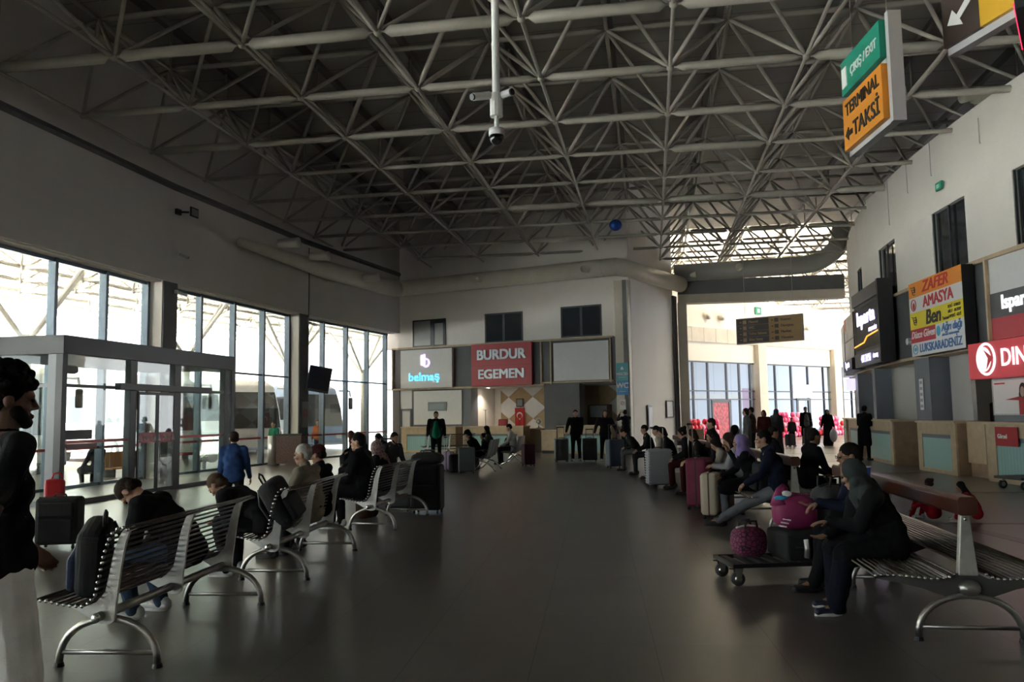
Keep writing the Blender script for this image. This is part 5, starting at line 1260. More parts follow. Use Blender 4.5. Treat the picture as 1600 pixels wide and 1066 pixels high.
# ---- flat luggage trolley with the bags
TR = thing('luggage_trolley', 'low black flat trolley with caster wheels in front of the seated pair', 'trolley', (2.62, 7.95, 0), math.radians(5))
fr = MB(); fr.bx(-.68, .95, -.28, -.25, .165, .20); fr.bx(-.68, .95, .25, .28, .165, .20); fr.bx(-.68, -.65, -.28, .28, .165, .20); fr.bx(.92, .95, -.28, .28, .165, .20); fr.build('deck_frame', M_black, TR)
for k in range(12): MB().bx(-.62+k*.13, -.56+k*.13, -.26, .26, .175, .195).build('deck_slat', M_black, TR)
for sx, sy in ((-.62, -.22), (-.62, .22), (.86, -.22), (.86, .22)):
    wv = MB().tube([(sx, sy-.018, .062), (sx, sy+.018, .062)], .062, 20).build('wheel', mat('rubber', (.03, .03, .035), .6), TR, smooth=True)
    MB().tube([(sx, sy-.021, .062), (sx, sy+.021, .062)], .034, 14).build('hub', M_knob, wv, smooth=True)
    fk = MB(); 
    fk.prism([(-.02, .05), (.02, .05), (.045, .165), (-.035, .165)], lambda u, v, t: (sx+u, sy-.03+t, v), 0, .006); fk.prism([(-.02, .05), (.02, .05), (.045, .165), (-.035, .165)], lambda u, v, t: (sx+u, sy+.024+t, v), 0, .006); fk.bx(sx-.035, sx+.045, sy-.03, sy+.03, .155, .167); fk.tube([(sx-.03, sy-.02, .15), (sx-.09, sy-.02, .16)], .008, 6); fk.build('caster_fork', M_knob, wv)
duffel('patterned_bag', 'pink and black patterned bag with a white zip on the trolley', (2.22, 8.0, .20), math.radians(12), M_pinkpat, (.34, .26, .30), m2=M_paper)
cz = thing('flat_suitcase', 'black suitcase lying flat on the trolley under the magenta bag', 'suitcase', (2.85, 8.0, .197), math.radians(5))
MB().bx(-.38, .45, -.25, .25, .0, .26).build('shell', M_blackfab, cz, bevel=.04, seg=3)
MB().tube([(-.3, -.27, .13), (.38, -.27, .13)], .008, 6).build('zip', M_black, cz); MB().tube([(-.2, -.27, .04), (-.2, -.29, .12), (-.2, -.27, .2)], .03, 8).build('silver_clasp', M_steel, cz)
mg = duffel('magenta_bag', 'slumped magenta drawstring bag with white print on the flat black suitcase', (2.66, 7.98, .457), math.radians(-8), M_magenta, (.42, .32, .34), handles=False, m2=M_magenta)
MB().tube([(-.13, -.05, .24), (-.14, -.05, .31), (-.12, -.04, .36), (-.09, -.02, .385), (-.06, 0, .37)], [.10, .06, .05, .045, .02], 14).build('gathered_neck', M_magenta, mg, smooth=True)
MB().ball((-.13, -.10, .30), (.07, .03, .025), 10, 6).build('cyan_item', mat('cyan wrap', (.05, .32, .55), .4), mg); MB().ball((-.08, -.09, .34), (.05, .02, .03), 10, 6).build('tissue', M_paper, mg)
mb = MB()
for k in range(3): mb.tube([(-.17+.02*k, -.135, .05+.03*k), (-.10+.02*k, -.152, .04+.03*k)], .007, 5)
mb.build('white_print', M_paper, mg)
bp_ = duffel('grey_backpack', 'dark grey backpack behind the magenta bag on the flat suitcase', (3.05, 8.1, .457), math.radians(30), mat('charcoal nylon', (.035, .038, .042), .6, bump=.3, bscale=40), (.40, .30, .42), m2=M_black, cat='backpack')
# second trolley at the right edge
TR2 = thing('luggage_trolley', 'black trolley edge with one caster wheel at the right edge of the hall', 'trolley', (10.28, 16.3, 0), math.radians(10))
MB().bx(-.75, .9, -.35, .35, .2, .25).build('deck', M_black, TR2)
for sx, sy in ((-.62, -.28), (-.62, .28), (.8, -.28), (.8, .28)):
    wv = MB().tube([(sx, sy-.02, .085), (sx, sy+.02, .085)], .085, 16).build('wheel', mat('rubber', (.03, .03, .035), .6), TR2, smooth=True); MB().tube([(sx, sy-.024, .085), (sx, sy+.024, .085)], .045, 12).build('hub', M_steel, wv); MB().bx(sx-.03, sx+.03, sy-.03, sy+.03, .15, .2).build('caster_fork', M_steel, wv)
# backpacks and bags
def backpack(label, loc, rot, m, m2=None, s=1.0, cat='backpack'):
    S = thing('backpack', label, cat, loc); S.rotation_euler = rot
    o = MB().bx(-.16*s, .16*s, -.09*s, .09*s, 0, .46*s).build('body', m, S, bevel=.07*s, seg=4)
    MB().bx(-.12*s, .12*s, -.14*s, -.07*s, .04*s, .27*s).build('front_pocket', m2 or m, S, bevel=.03*s, seg=3)
    MB().tube([(-.03*s, .05*s, .45*s), (-.035*s, .05*s, .52*s), (0, .05*s, .55*s), (.035*s, .05*s, .52*s), (.03*s, .05*s, .45*s)], .009*s, 8).build('grab_loop', M_black, S, smooth=True)
    for sx in (-1, 1): MB().tube([(sx*.09*s, .08*s, .43*s), (sx*.11*s, .13*s, .30*s), (sx*.10*s, .12*s, .12*s), (sx*.12*s, .08*s, .04*s)], .014*s, 6).build('shoulder_strap', M_black, S, smooth=True)
    return S
backpack('black and navy backpack leaning back on the seat of the nearest left bench', (-2.83, 5.66, .455), (math.radians(-6), math.radians(20), math.radians(-78)), M_blackfab, mat('navy nylon', (.012, .02, .06), .6, bump=.3, bscale=40), 1.05)
backpack('small black bag beside the man in light grey jeans', (3.45, 11.75, .455), (0, math.radians(8), math.radians(-80)), M_blackfab, None, .9)
duffel('black_bag', 'slumped black bag on top of the tall black suitcase by the third left bench', (-1.42, 13.75, .79), math.radians(-14), M_blackfab, (.56, .32, .20), m2=M_black)
backpack('black bag standing on the floor behind the lilac suitcase', (-1.66, 23.55, .0), (0, 0, .3), M_blackfab, None, 1.1)
backpack('black backpack on the seat row beside the white-shirted person', (-.15, 27.3, .43), (0, 0, 1.2), M_blackfab, None, .95)
rb = thing('red_bag', 'shiny red bag standing on the steel bench at the left edge', 'bag', (-6.02, 10.95, .45), .4)
MB().bx(-.12, .12, -.07, .07, 0, .38).build('body', mat('red nylon', (.45, .012, .02), .45, bump=.5, bscale=18), rb, bevel=.045, seg=3); MB().tube([(-.04, 0, .37), (-.02, 0, .45), (.06, 0, .46), (.09, 0, .38)], .014, 6).build('handle', mat('red nylon'), rb, smooth=True) if 'red nylon' not in MATS else MB().tube([(-.04, 0, .37), (-.02, 0, .45), (.06, 0, .46), (.09, 0, .38)], .014, 6).build('handle', MATS['red nylon'], rb, smooth=True)
# paper cup on the bench
cp = thing('paper_cup', 'blue paper cup with a white rim beside the veiled person', 'cup', (3.10, 7.35, .98)); MB().tube([(0, 0, 0), (0, 0, .09)], [.03, .04], 14).build('cup', mat('cup blue', (.03, .08, .38), .5), cp, smooth=True); MB().tube([(0, 0, .09), (0, 0, .10)], .042, 14).build('lid', M_paper, cp, smooth=True)
pb = thing('shopping_bag', 'pale plastic bag carried by the woman in black in the second hall', 'bag', (14.2, 36.9, .18)); MB().ball((0, 0, .3), (.17, .1, .3), 12, 8).build('body', mat('pale plastic', (.42, .42, .47), .4), pb, smooth=True); MB().tube([(-.04, 0, .56), (0, 0, .68), (.04, 0, .56)], .012, 6).build('handle', M_paper, pb)
cbx = thing('cardboard_box', 'light cardboard box on a trolley behind the crowd', 'box', (5.6, 26.0, .55)); MB().bx(-.3, .3, -.25, .25, 0, .5).build('body', mat('cardboard', (.36, .25, .15), .8), cbx); MB().bx(-.3, .3, -.03, .03, .5, .505).build('tape', M_paper, cbx)
tb_ = thing('box_trolley', 'white trolley carrying the cardboard box behind the crowd', 'trolley', (5.6, 26.0, 0)); MB().bx(-.5, .5, -.35, .35, .5, .55).build('deck', M_white, tb_)
for sx in (-.42, .42):
    for sy in (-.3, .3): MB().tube([(sx, sy, .05), (sx, sy, .5)], .02, 6).build('leg', M_steel, tb_); MB().ball((sx, sy, .05), .05, 8, 6).build('wheel', M_black, tb_)
# ================================================================== PEOPLE
SK_L = mat('light skin', (.36, .20, .135), .5); SK_M = mat('olive skin', (.24, .125, .075), .5); SK_D = mat('brown skin', (.11, .05, .03), .5)
H_BLK = mat('black hair', (.010, .008, .007), .8, bump=.6, bscale=150, spec=.15); H_BRN = mat('dark brown hair', (.028, .015, .010), .8, bump=.6, bscale=150, spec=.15); H_LBR = mat('brown hair', (.075, .045, .028), .8, bump=.6, bscale=150, spec=.15); H_GRY = mat('grey hair', (.32, .30, .28), .6, bump=.6, bscale=150, spec=.15)
M_eye = mat('dark eye', (.01, .008, .008), .2)
_cl = {}
def cloth(name, col): return mat(name, tuple(c*.8 for c in col), .95, noise=.10, nscale=9, bump=.25, bscale=220, spec=.12)
wr_tex = bpy.data.textures.new('cloth folds', 'CLOUDS'); wr_tex.noise_scale = .11; wr_tex.noise_depth = 1
curl_tex = bpy.data.textures.new('curls', 'CLOUDS'); curl_tex.noise_scale = .022; curl_tex.noise_depth = 1
def remesh(mb, name, m, parent, vox, smooth=3, wr=0.0, tex=None):
    o = mb.build(name, m, parent, smooth=True)
    md = o.modifiers.new('remesh', 'REMESH'); md.mode = 'VOXEL'; md.voxel_size = vox; md.use_smooth_shade = True
    if smooth: s = o.modifiers.new('smooth', 'SMOOTH'); s.factor = .5; s.iterations = smooth
    if wr:
        d = o.modifiers.new('folds', 'DISPLACE'); d.texture = tex or wr_tex; d.strength = wr; d.mid_level = .5
    return o
def ik(a, b, l1, l2, pole):
    a = Vector(a); b = Vector(b); d = b-a; D_ = min(d.length, (l1+l2)*.999); d = d.normalized()
    if (b-a).length > (l1+l2)*.999: b = a+d*D_
    x = (l1*l1-l2*l2+D_*D_)/(2*D_); h = math.sqrt(max(0, l1*l1-x*x)); p = Vector(pole); p = (p-d*p.dot(d)).normalized()
    return a+d*x+p*h, b
def hand(mb, w, fd, pn, s, side, curl=.5, th=1.0):
    """palm and five fingers: w wrist, fd finger direction, pn palm normal, side = +1/-1 thumb side"""
    fd = Vector(fd).normalized(); pn = Vector(pn); pn = (pn-fd*pn.dot(fd)).normalized(); sd_ = fd.cross(pn)*side
    for k, o_ in enumerate((-.028, -.010, .010, .028)):
        b0 = w+fd*.015*s+sd_*o_*s*.6; k0 = w+fd*(.085-.004*abs(k-1.5))*s+sd_*o_*s; mb.cone(b0, k0, .014*s*th, .0125*s*th, 8)
        L_ = (.062, .074, .078, .068)[k]*s; c1 = curl*(.7+.12*k); d1 = (fd*math.cos(c1)+pn*math.sin(c1)); d2 = (fd*math.cos(c1*2.1)+pn*math.sin(c1*2.1))
        k1 = k0+d1*L_*.52; k2 = k1+d2*L_*.48; mb.cone(k0, k1, .0095*s*th, .0088*s*th, 8); mb.cone(k1, k2, .0088*s*th, .0072*s*th, 8)
    t0 = w+fd*.025*s+sd_*.024*s; t1 = t0+(fd*.6+sd_*.75+pn*.25).normalized()*.042*s; t2 = t1+(fd*.9+sd_*.25+pn*.35).normalized()*.034*s
    mb.cone(t0, t1, .0125*s*th, .0105*s*th, 8); mb.cone(t1, t2, .0105*s*th, .008*s*th, 8)
def person(label, loc, face, H=1.74, pose='stand', lean=0.0, side_lean=0.0, hpitch=0.0, hyaw=0.0, seat=.43, hips=None, wrists=None, feet=None, curl=.5, poles=None,
           skin=SK_M, hair=('short', H_BLK), top=('jacket', None), bottom=('trousers', None), shoe=(.02, .02, .022), sole=None, build=1.0, fingers=None,
           scarf=None, cap=None, glasses=False, hood=None, vox=None, knee_spread=.10, cat='person', beard=None, open_front=None, sleeves=1.0, twist=0.0):
    """local frame: +y forward, +x right; face = heading in degrees (0 = +y, 90 = -x)"""
    R = thing('person', label, cat, (loc[0], loc[1], loc[2] if len(loc) > 2 else 0), math.radians(face))
    s = H/1.75; dist = math.hypot(loc[0], loc[1]); v = vox or min(.022, max(.0065, .0011*dist)); bw = build
    near = dist < 13
    sit = pose == 'sit'
    hip = Vector(hips) if hips else Vector((0, 0, seat+.10*s if sit else .945*s))
    la = math.radians(lean); sl = math.radians(side_lean)
    up = Vector((math.sin(sl), math.sin(la)*math.cos(sl), math.cos(la)*math.cos(sl))).normalized()
    tw = math.radians(twist); rt = Vector((math.cos(tw), math.sin(tw), 0)); rt = (rt-up*rt.dot(up)).normalized(); fw = up.cross(rt)
    def T_(a, b, c): return hip+rt*a*s+fw*b*s+up*c*s
    # slight curve in the back for seated and bent poses
    bend = .03 if sit or lean > 15 else 0
    waist = T_(0, -bend, .17); chest = T_(0, -.01+bend*.3, .35); shc = T_(0, .0+bend, .47); nk = T_(0, .012+bend, .54)
    # head frame
    hp = math.radians(hpitch); hy = math.radians(hyaw)+tw*.5
    hf = Vector((-math.sin(hy)*math.cos(hp), math.cos(hy)*math.cos(hp), -math.sin(hp))); hr = Vector((math.cos(hy), math.sin(hy), 0)); hu = hr.cross(hf).normalized()
    hc = nk+(up*.5+hu*.5).normalized()*.118*s+hf*.018*s
    HM = Matrix((hr, hf, hu)).transposed()
    def Hd(a, b, c): return hc+hr*a*s+hf*b*s+hu*c*s
    sh = [T_(-.175*bw, bend*.6, .465), T_(.175*bw, bend*.6, .465)]
    hj = [hip+rt*(-.088*s), hip+rt*(.088*s)]
    if feet is None: feet = [(-knee_spread-.02, .46*s if sit else .0), (knee_spread+.02, .43*s if sit else .04)]
    legs = []
    for i in (0, 1):
        f = feet[i]; an = Vector((f[0], f[1]-.04*s, .085*s if len(f) < 3 else f[2]+.085*s))
        kn, an = ik(hj[i], an, .435*s, .425*s, Vector(((-1, 1)[i]*(.25 if sit else .05), 1, .6 if sit else 0)))
        fd = f[3] if len(f) > 3 else (math.radians((10, -10)[i])); legs.append((hj[i], kn, an, Vector((math.sin(-fd), math.cos(fd), 0))))
    if wrists is None:
        wrists = [(-.16, .36*s, seat+.20*s), (.16, .36*s, seat+.20*s)] if sit else [(-.27*bw*s, .05, .80*s), (.27*bw*s, .05, .80*s)]
    arms = []
    for i in (0, 1):
        w_ = Vector(wrists[i]) if wrists[i] is not None else Vector(((-.2, .2)[i], .25, hip.z+.1))
        pl = poles[i] if poles else ((-1, 1)[i]*(.5 if sit else .25), -.9, -.5)
        el, w_ = ik(sh[i], w_, .285*s, .25*s, pl); arms.append((sh[i], el, w_))
    # ---------- body: one continuous skin
    b = MB()
    b.cone(hip+rt*-.06*s, hip+rt*.06*s, .105*s, .105*s); b.cone(hip, waist, .11*s, .105*s); b.cone(T_(-.05, 0, .30), T_(.05, 0, .30), .105*s, .105*s); b.cone(waist, chest, .105*s, .11*s)
    b.cone(T_(-.10, bend, .45), T_(.10, bend, .45), .075*s, .075*s); b.cone(sh[0], sh[1], .052*s, .052*s)
    b.cone(shc, hc-hu*.05*s, .058*s, .052*s)
    b.ball(Hd(0, -.012, .025), (.076*s, .094*s, .093*s), 20, 14, HM); b.cone(Hd(0, .02, -.035), Hd(0, .052, -.078), .060*s, .036*s); b.ball(Hd(0, .068, -.098), .022*s, 10, 8)
    b.cone(Hd(-.036, .074, .022), Hd(.036, .074, .022), .015*s, .015*s, 8); b.cone(Hd(-.042, .058, -.025), Hd(.042, .058, -.025), .022*s, .022*s, 8)
    b.cone(Hd(0, .082, .010), Hd(0, .102, -.026), .0085*s, .0105*s, 10); b.cone(Hd(-.010, .090, -.030), Hd(.010, .090, -.030), .0085*s, .0085*s, 8); b.cone(Hd(-.018, .088, -.064), Hd(.018, .088, -.064), .0095*s, .0095*s, 8)
    for q in (-1, 1): b.ball(Hd(q*.079, -.008, -.005), (.012*s, .021*s, .033*s), 10, 8, HM)
    for i in (0, 1):
        a0, e0, w0 = arms[i]; b.cone(a0, e0, .046*s*bw, .036*s*bw); b.cone(e0, w0, .036*s*bw, .026*s)
        dflt = (w0-e0).normalized()
        if fingers and fingers[i]: fd, pn, cu = fingers[i]
        else: fd, pn, cu = dflt+Vector((0, 0, -.1)), (Vector(((1, -1)[i], 0, -.25)) if not sit else Vector(((1, -1)[i]*.3, 0, -1))), curl
        hand(b, w0, fd, pn, s*1.02, (1, -1)[i], cu, 1.0 if v < .009 else 1.15)
        h0, k0, n0, fdir = legs[i]
        b.cone(h0, k0, .078*s, .055*s); b.cone(k0, k0.lerp(n0, .35), .055*s, .055*s); b.cone(k0.lerp(n0, .35), n0, .055*s, .034*s); b.cone(n0, n0+fdir*.12*s-Vector((0, 0, .05*s)), .034*s, .026*s)
    remesh(b, 'body', skin, R, v, 2)
    if dist < 16:
        for q in (-1, 1): MB().ball(Hd(q*.031, .0815, .003), (.0125*s, .009*s, .008*s), 10, 6, HM).build('eye', M_eye, R, smooth=True)
    # ---------- trousers or skirt
    kind, mt = bottom
    t = MB()
    if kind in ('trousers', 'jeans', 'wide', 'shorts'):
        g = 1.35 if kind == 'wide' else 1.0
        t.cone(hip+rt*-.055*s, hip+rt*.055*s, .125*s*bw, .125*s*bw); t.cone(hip, waist-up*.03*s, .125*s*bw, .118*s*bw)
        for h0, k0, n0, fdir in legs:
            t.cone(h0, k0, .094*s*bw, .070*s*g); n1 = n0 if kind != 'shorts' else k0.lerp(n0, .25); t.cone(k0, n1-Vector((0, 0, .012*s)), .070*s*g, .056*s*g)
    else:
        t.cone(hip+rt*-.05*s, hip+rt*.05*s, .13*s, .13*s); ends = []
        for h0, k0, n0, fdir in legs:
            t.cone(h0, k0, .115*s, .11*s); t.cone(k0, n0, .11*s, .10*s); t.cone(k0, k0.lerp(n0, .98), .11*s, .12*s)
        (k1, n1), (k2, n2) = (legs[0][1], legs[0][2]), (legs[1][1], legs[1][2])
        t.cone(k1, k2, .10*s, .10*s); t.cone(n1, n2, .09*s, .09*s); t.cone((k1+k2)/2, (n1+n2)/2, .12*s, .12*s)
    remesh(t, {'skirt': 'long_skirt', 'jeans': 'jeans', 'shorts': 'shorts'}.get(kind, 'trousers'), mt, R, v*1.15, 3, .02 if near else 0)
    # ---------- shoes
    M_sh = mat('shoe %s' % str(shoe), shoe, .5)
    for h0, k0, n0, fdir in legs:
        z0 = n0.z-.085*s
        hl = n0-fdir*.045*s; hl.z = z0+.045*s; to = n0+fdir*.155*s; to.z = z0+.032*s
        sb = MB(); sb.cone(hl, to, .043*s, .034*s, 12); sb.cone(hl+Vector((0, 0, .015)), n0+Vector((0, 0, .01)), .042*s, .042*s, 12)
        so = sb.build('shoe', M_sh, R, smooth=True)
        for q in so.data.vertices: q.co.z = max(q.co.z, z0+.012)
        so_ = MB(); pts = []
        rtv = Vector((fdir.y, -fdir.x, 0)); c_ = n0.copy(); c_.z = z0
        for k in range(16):
            a = 2*PI*k/16; cy = math.cos(a); cx = math.sin(a)
            L_ = .152*s if cy > 0 else .092*s; pts.append(c_+fdir*(.04*s+cy*L_)+rtv*cx*(.044*s))
        so_.prism([(p.x, p.y) for p in pts], lambda u, w, t_: (u, w, t_), z0+.001, z0+.024); so_.build('sole', sole or M_black, so, bevel=.004)
    # ---------- upper clothing
    tk, tm = top; c = MB(); th = {'jacket': .022, 'coat': .026, 'tee': .012, 'hoodie': .024, 'puffer': .036, 'robe': .028}[tk]
    c.cone(T_(-.055, bend, .42), T_(.055, bend, .42), (.092+th*.6)*s, (.092+th*.6)*s); c.cone(T_(-.05, -.005, .28), T_(.05, -.005, .28), (.112+th*.5)*s*bw, (.112+th*.5)*s*bw)
    c.cone(T_(-.05, -bend*.8, .12), T_(.05, -bend*.8, .12), (.112+th*.6)*s*bw, (.112+th*.6)*s*bw); c.cone(waist, chest, (.11+th*.6)*s*bw, (.115+th*.6)*s*bw)
    c.cone(sh[0], sh[1], (.052+th*.6)*s, (.052+th*.6)*s); c.cone(shc, nk+up*(-.03 if tk == 'tee' else -.008)*s, .085*s, .064*s)
    c.cone(hip+rt*-.06*s, hip+rt*.06*s, (.118+th*.7)*s*bw, (.118+th*.7)*s*bw)
    if tk in ('coat', 'robe'):
        drop = .42 if tk == 'coat' else .75
        for h0, k0, n0, fdir in legs:
            c.cone(h0, h0.lerp(k0, min(1, drop/.435)), .12*s, .115*s)
            if tk == 'robe': c.cone(k0, k0.lerp(n0, .85), .11*s, .13*s)
        if tk == 'robe': c.cone(legs[0][1], legs[1][1], .1*s, .1*s); c.cone((legs[0][1]+legs[1][1])/2, (legs[0][2]+legs[1][2])/2+Vector((0, 0, .06)), .13*s, .15*s)
    for i in (0, 1):
        a0, e0, w0 = arms[i]
        if tk == 'tee': c.cone(a0, a0.lerp(e0, .72), (.046+th)*s*bw, (.044+th)*s*bw)
        else: c.cone(a0, e0, (.046+th)*s*bw, (.036+th*.9)*s*bw); c.cone(e0, e0.lerp(w0, .96*sleeves), (.036+th*.9)*s*bw, (.028+th*.6)*s)
    if tk == 'hoodie': c.cone(T_(-.05, -.06+bend, .52), T_(.05, -.06+bend, .52), .05*s, .05*s)
    remesh(c, {'tee': 't_shirt', 'robe': 'robe'}.get(tk, tk), tm, R, v*1.1, 3, (.028 if tk != 'tee' else .014) if near else 0)
    if open_front:   # shirt showing in the opening of a jacket
        f_ = MB(); f_.cone(T_(0, .070+th, .40), T_(0, .070*bw+th+.008, .02), .075*s, .128*s*bw); remesh(f_, 'shirt_front', open_front, R, v*1.2, 2)
    # ---------- hair and head wear
    if scarf:
        q = MB(); q.ball(Hd(0, -.030, .022), (.098*s, .108*s, .108*s), 18, 12, HM); q.cone(Hd(0, -.03, -.05), shc+up*.02*s, .088*s, .12*s); q.cone(Hd(-.055, -.0, -.07), Hd(.055, .0, -.07), .052*s, .052*s)
        q.cone(T_(-.11, bend, .46), T_(.11, bend, .46), .088*s, .088*s); q.cone(T_(0, .05+bend, .46), T_(0, .085, .33), .09*s, .05*s); q.cone(T_(0, -.06+bend, .46), T_(0, -.10, .30), .09*s, .05*s)
        remesh(q, 'headscarf', scarf, R, v, 3, .02 if near else 0)
    else:
        hk, hm = hair; q = MB()
        if hk != 'bald':
            q.ball(Hd(0, -.020, .040), (.0835*s, .097*s, .090*s), 18, 12, HM); q.cone(Hd(-.03, -.06, -.015), Hd(.03, -.06, -.015), .050*s, .050*s)
            if hk in ('long', 'bun', 'bob'): q.cone(Hd(-.068, .02, .03), Hd(-.074, .0, -.06), .022*s, .02*s); q.cone(Hd(.068, .02, .03), Hd(.074, .0, -.06), .022*s, .02*s)
            if hk == 'long':
                for dx in (-.06, -.02, .02, .06): q.cone(Hd(dx, -.06, -.02), T_(dx*1.1, -.11+bend, .30), .045*s, .028*s)
                q.cone(Hd(.07, -.01, -.03), T_(.11, .05, .34), .03*s, .022*s); q.cone(Hd(-.07, -.01, -.03), T_(-.11, .05, .34), .03*s, .022*s)
            if hk == 'bob': q.cone(Hd(-.06, -.04, -.0), Hd(-.06, -.05, -.09), .04*s, .035*s); q.cone(Hd(.06, -.04, -.0), Hd(.06, -.05, -.09), .04*s, .035*s); q.cone(Hd(0, -.06, 0), Hd(0, -.07, -.09), .055*s, .045*s)
            if hk == 'bun': q.ball(Hd(0, -.10, .09), .045*s, 10, 8)
            if hk == 'curly':
                q.ball(Hd(0, -.030, .05), (.098*s, .104*s, .104*s), 18, 12, HM)
                rr = random.Random(5)
                for k in range(120):
                    a = rr.uniform(0, 2*PI); e = rr.uniform(.05, 1.35); d_ = Vector((math.cos(a)*math.cos(e), math.sin(a)*math.cos(e), math.sin(e)))
                    q.ball(Hd(d_.x*.106, -.030+d_.y*.112, .048+d_.z*.112), rr.uniform(.013, .021)*s, 7, 5)
            remesh(q, 'hair', hm, R, min(v, .008) if near else v, 1 if hk == 'curly' else 2, .006 if near else 0, curl_tex)
        if beard: q = MB(); q.cone(Hd(-.04, .03, -.05), Hd(0, .068, -.092), .032*s, .028*s); q.cone(Hd(.04, .03, -.05), Hd(0, .068, -.092), .032*s, .028*s); remesh(q, 'beard', beard, R, v, 1)
    if cap:
        q = MB(); q.ball(Hd(0, -.015, .055), (.092*s, .108*s, .082*s), 18, 12, HM); q.ball(Hd(0, .105, .045), (.062*s, .055*s, .012*s), 14, 8, HM); remesh(q, 'cap', cap, R, v, 2)
    if hood:
        q = MB(); q.ball(Hd(0, -.035, .015), (.105*s, .112*s, .118*s), 18, 12, HM); q.cone(Hd(0, -.05, -.04), shc, .085*s, .10*s); remesh(q, 'hood', hood, R, v, 3, .02 if near else 0)
    if glasses:
        for q in (-1, 1): MB().tube([Hd(q*.033+.024*math.cos(k*PI/6), .100, .006+.016*math.sin(k*PI/6)) for k in range(13)], .0022, 5).build('glasses_rim', M_black, R); MB().tube([Hd(q*.058, .098, .01), Hd(q*.082, .0, .012)], .0022, 5).build('glasses_arm', M_black, R)
        MB().tube([Hd(-.01, .102, .01), Hd(.01, .102, .01)], .0022, 5).build('glasses_bridge', M_black, R)
    R['_hc'] = 0; del R['_hc']
    return R, dict(arms=arms, hc=hc, hip=hip, legs=legs, T=T_, Hd=Hd)
C_blk = cloth('black cloth', (.010, .010, .012)); C_blk2 = cloth('soft black cloth', (.016, .015, .017)); C_navy = cloth('navy cloth', (.012, .016, .034)); C_dnav = cloth('dark navy trousers', (.010, .012, .022)); C_char = cloth('charcoal cloth', (.035, .036, .040)); C_grey = cloth('grey cloth', (.13, .13, .14))
C_lgrey = cloth('light grey jeans', (.16, .17, .19)); C_beige = cloth('beige jacket', (.26, .22, .17)); C_white = cloth('white trousers cloth', (.98, .96, .96)); C_blue = cloth('blue hoodie', (.03, .07, .20)); C_green = cloth('green shirt', (.004, .13, .075)); C_olive = cloth('olive jacket', (.05, .048, .035))
C_jean = cloth('blue jeans', (.05, .075, .12)); C_cream = cloth('cream jacket', (.40, .36, .30)); C_hood = cloth('pale grey hoodie', (.34, .34, .36)); C_lil = cloth('lilac scarf cloth', (.26, .20, .42)); C_maroon = cloth('maroon cap cloth', (.05, .010, .014)); C_plaid = speckle('plaid scarf', (.10, .045, .05), (.20, .15, .14), 18)
C_red = cloth('red cloth', (.30, .008, .02)); C_brn = cloth('brown cloth', (.06, .035, .022)); C_gscarf = cloth('grey green silk scarf', (.045, .055, .055)); C_khaki = cloth('khaki trousers', (.10, .09, .07)); C_dgreen = cloth('dark green trousers', (.02, .04, .035)); C_robe = cloth('grey robe', (.10, .10, .105)); C_dred = cloth('dark red trousers', (.055, .010, .010)); C_white2 = cloth('white shirt', (.50, .50, .48))
SOLEW = mat('white sole', (.62, .62, .60), .5)
# -- foreground left: walking young man seen from behind right, turned into the hall
person('curly-haired man in black t-shirt and white trousers standing at the left edge', (-2.24, 3.62), -34, H=1.83, hpitch=6, hyaw=-24, hair=('curly', H_BLK), skin=SK_D, top=('tee', C_blk), bottom=('wide', C_white), build=1.05,
       wrists=[(-.12, .20, 1.0), (.24, -.22, .94)], feet=[(-.13, -.1), (.13, .12)], shoe=(.3, .3, .3), sole=SOLEW, beard=H_BLK, curl=.7, vox=.0065)
# -- left row
person('person in black puffer bending far forward on the nearest left bench', (-2.68, 6.85), 86, H=1.82, pose='sit', lean=37, hpitch=84, hair=('short', H_BRN), top=('puffer', C_blk), bottom=('jeans', C_jean), shoe=(.5, .5, .5), sole=SOLEW,
       wrists=[(-.12, .50, .40), (.14, .50, .40)], feet=[(-.14, .40), (.16, .32)], skin=SK_L, seat=.42, vox=.008)
person('brown-haired man in black jacket leaning forward on the second left bench', (-2.52, 8.55), 78, H=1.80, pose='sit', lean=52, hpitch=52, hair=('short', H_LBR), top=('puffer', C_blk2), bottom=('trousers', C_blk), shoe=(.45, .45, .45), sole=SOLEW,
       wrists=[(-.08, .52, .55), (.10, .52, .55)], feet=[(-.14, .40), (.14, .46)], skin=SK_L, seat=.42, vox=.009)
backpack('black backpack worn high on the back of the leaning man at the second left bench', (-2.22, 8.40, .52), (math.radians(-25), math.radians(-14), math.radians(82)), M_blackfab, None, 1.1)
person('grey-haired man in beige jacket seated on the second left bench', (-2.33, 9.55), 76, H=1.72, pose='sit', lean=3, hpitch=8, hyaw=12, hair=('short', H_GRY), top=('jacket', C_beige), bottom=('trousers', C_char), skin=SK_M, seat=.42, vox=.009, build=1.08)
person('person in maroon cap and black jacket on the second left bench', (-2.28, 10.12), 80, H=1.66, pose='sit', lean=4, hpitch=14, hair=('short', H_BLK), cap=C_maroon, top=('jacket', C_blk), bottom=('trousers', C_blk), skin=SK_M, seat=.42, vox=.010)
person('man with black hair in a long black coat on the third left bench', (-2.15, 12.0), 78, H=1.84, pose='sit', lean=3, hpitch=4, hyaw=6, hair=('short', H_BLK), top=('coat', C_blk), bottom=('trousers', C_blk), shoe=(.4, .4, .4), sole=SOLEW, skin=SK_L, seat=.43, vox=.010, build=1.12)
person('person in plaid headscarf and dark coat on the third left bench', (-1.98, 13.15), 70, H=1.62, pose='sit', lean=16, hpitch=22, scarf=C_plaid, top=('coat', C_blk2), bottom=('skirt', C_brn), seat=.43)
person('white-haired man in black suit on the bench nearer the glazing', (-3.15, 17.3), 60, H=1.72, pose='sit', lean=6, hair=('short', H_GRY), top=('jacket', C_blk), bottom=('trousers', C_blk), seat=.43)
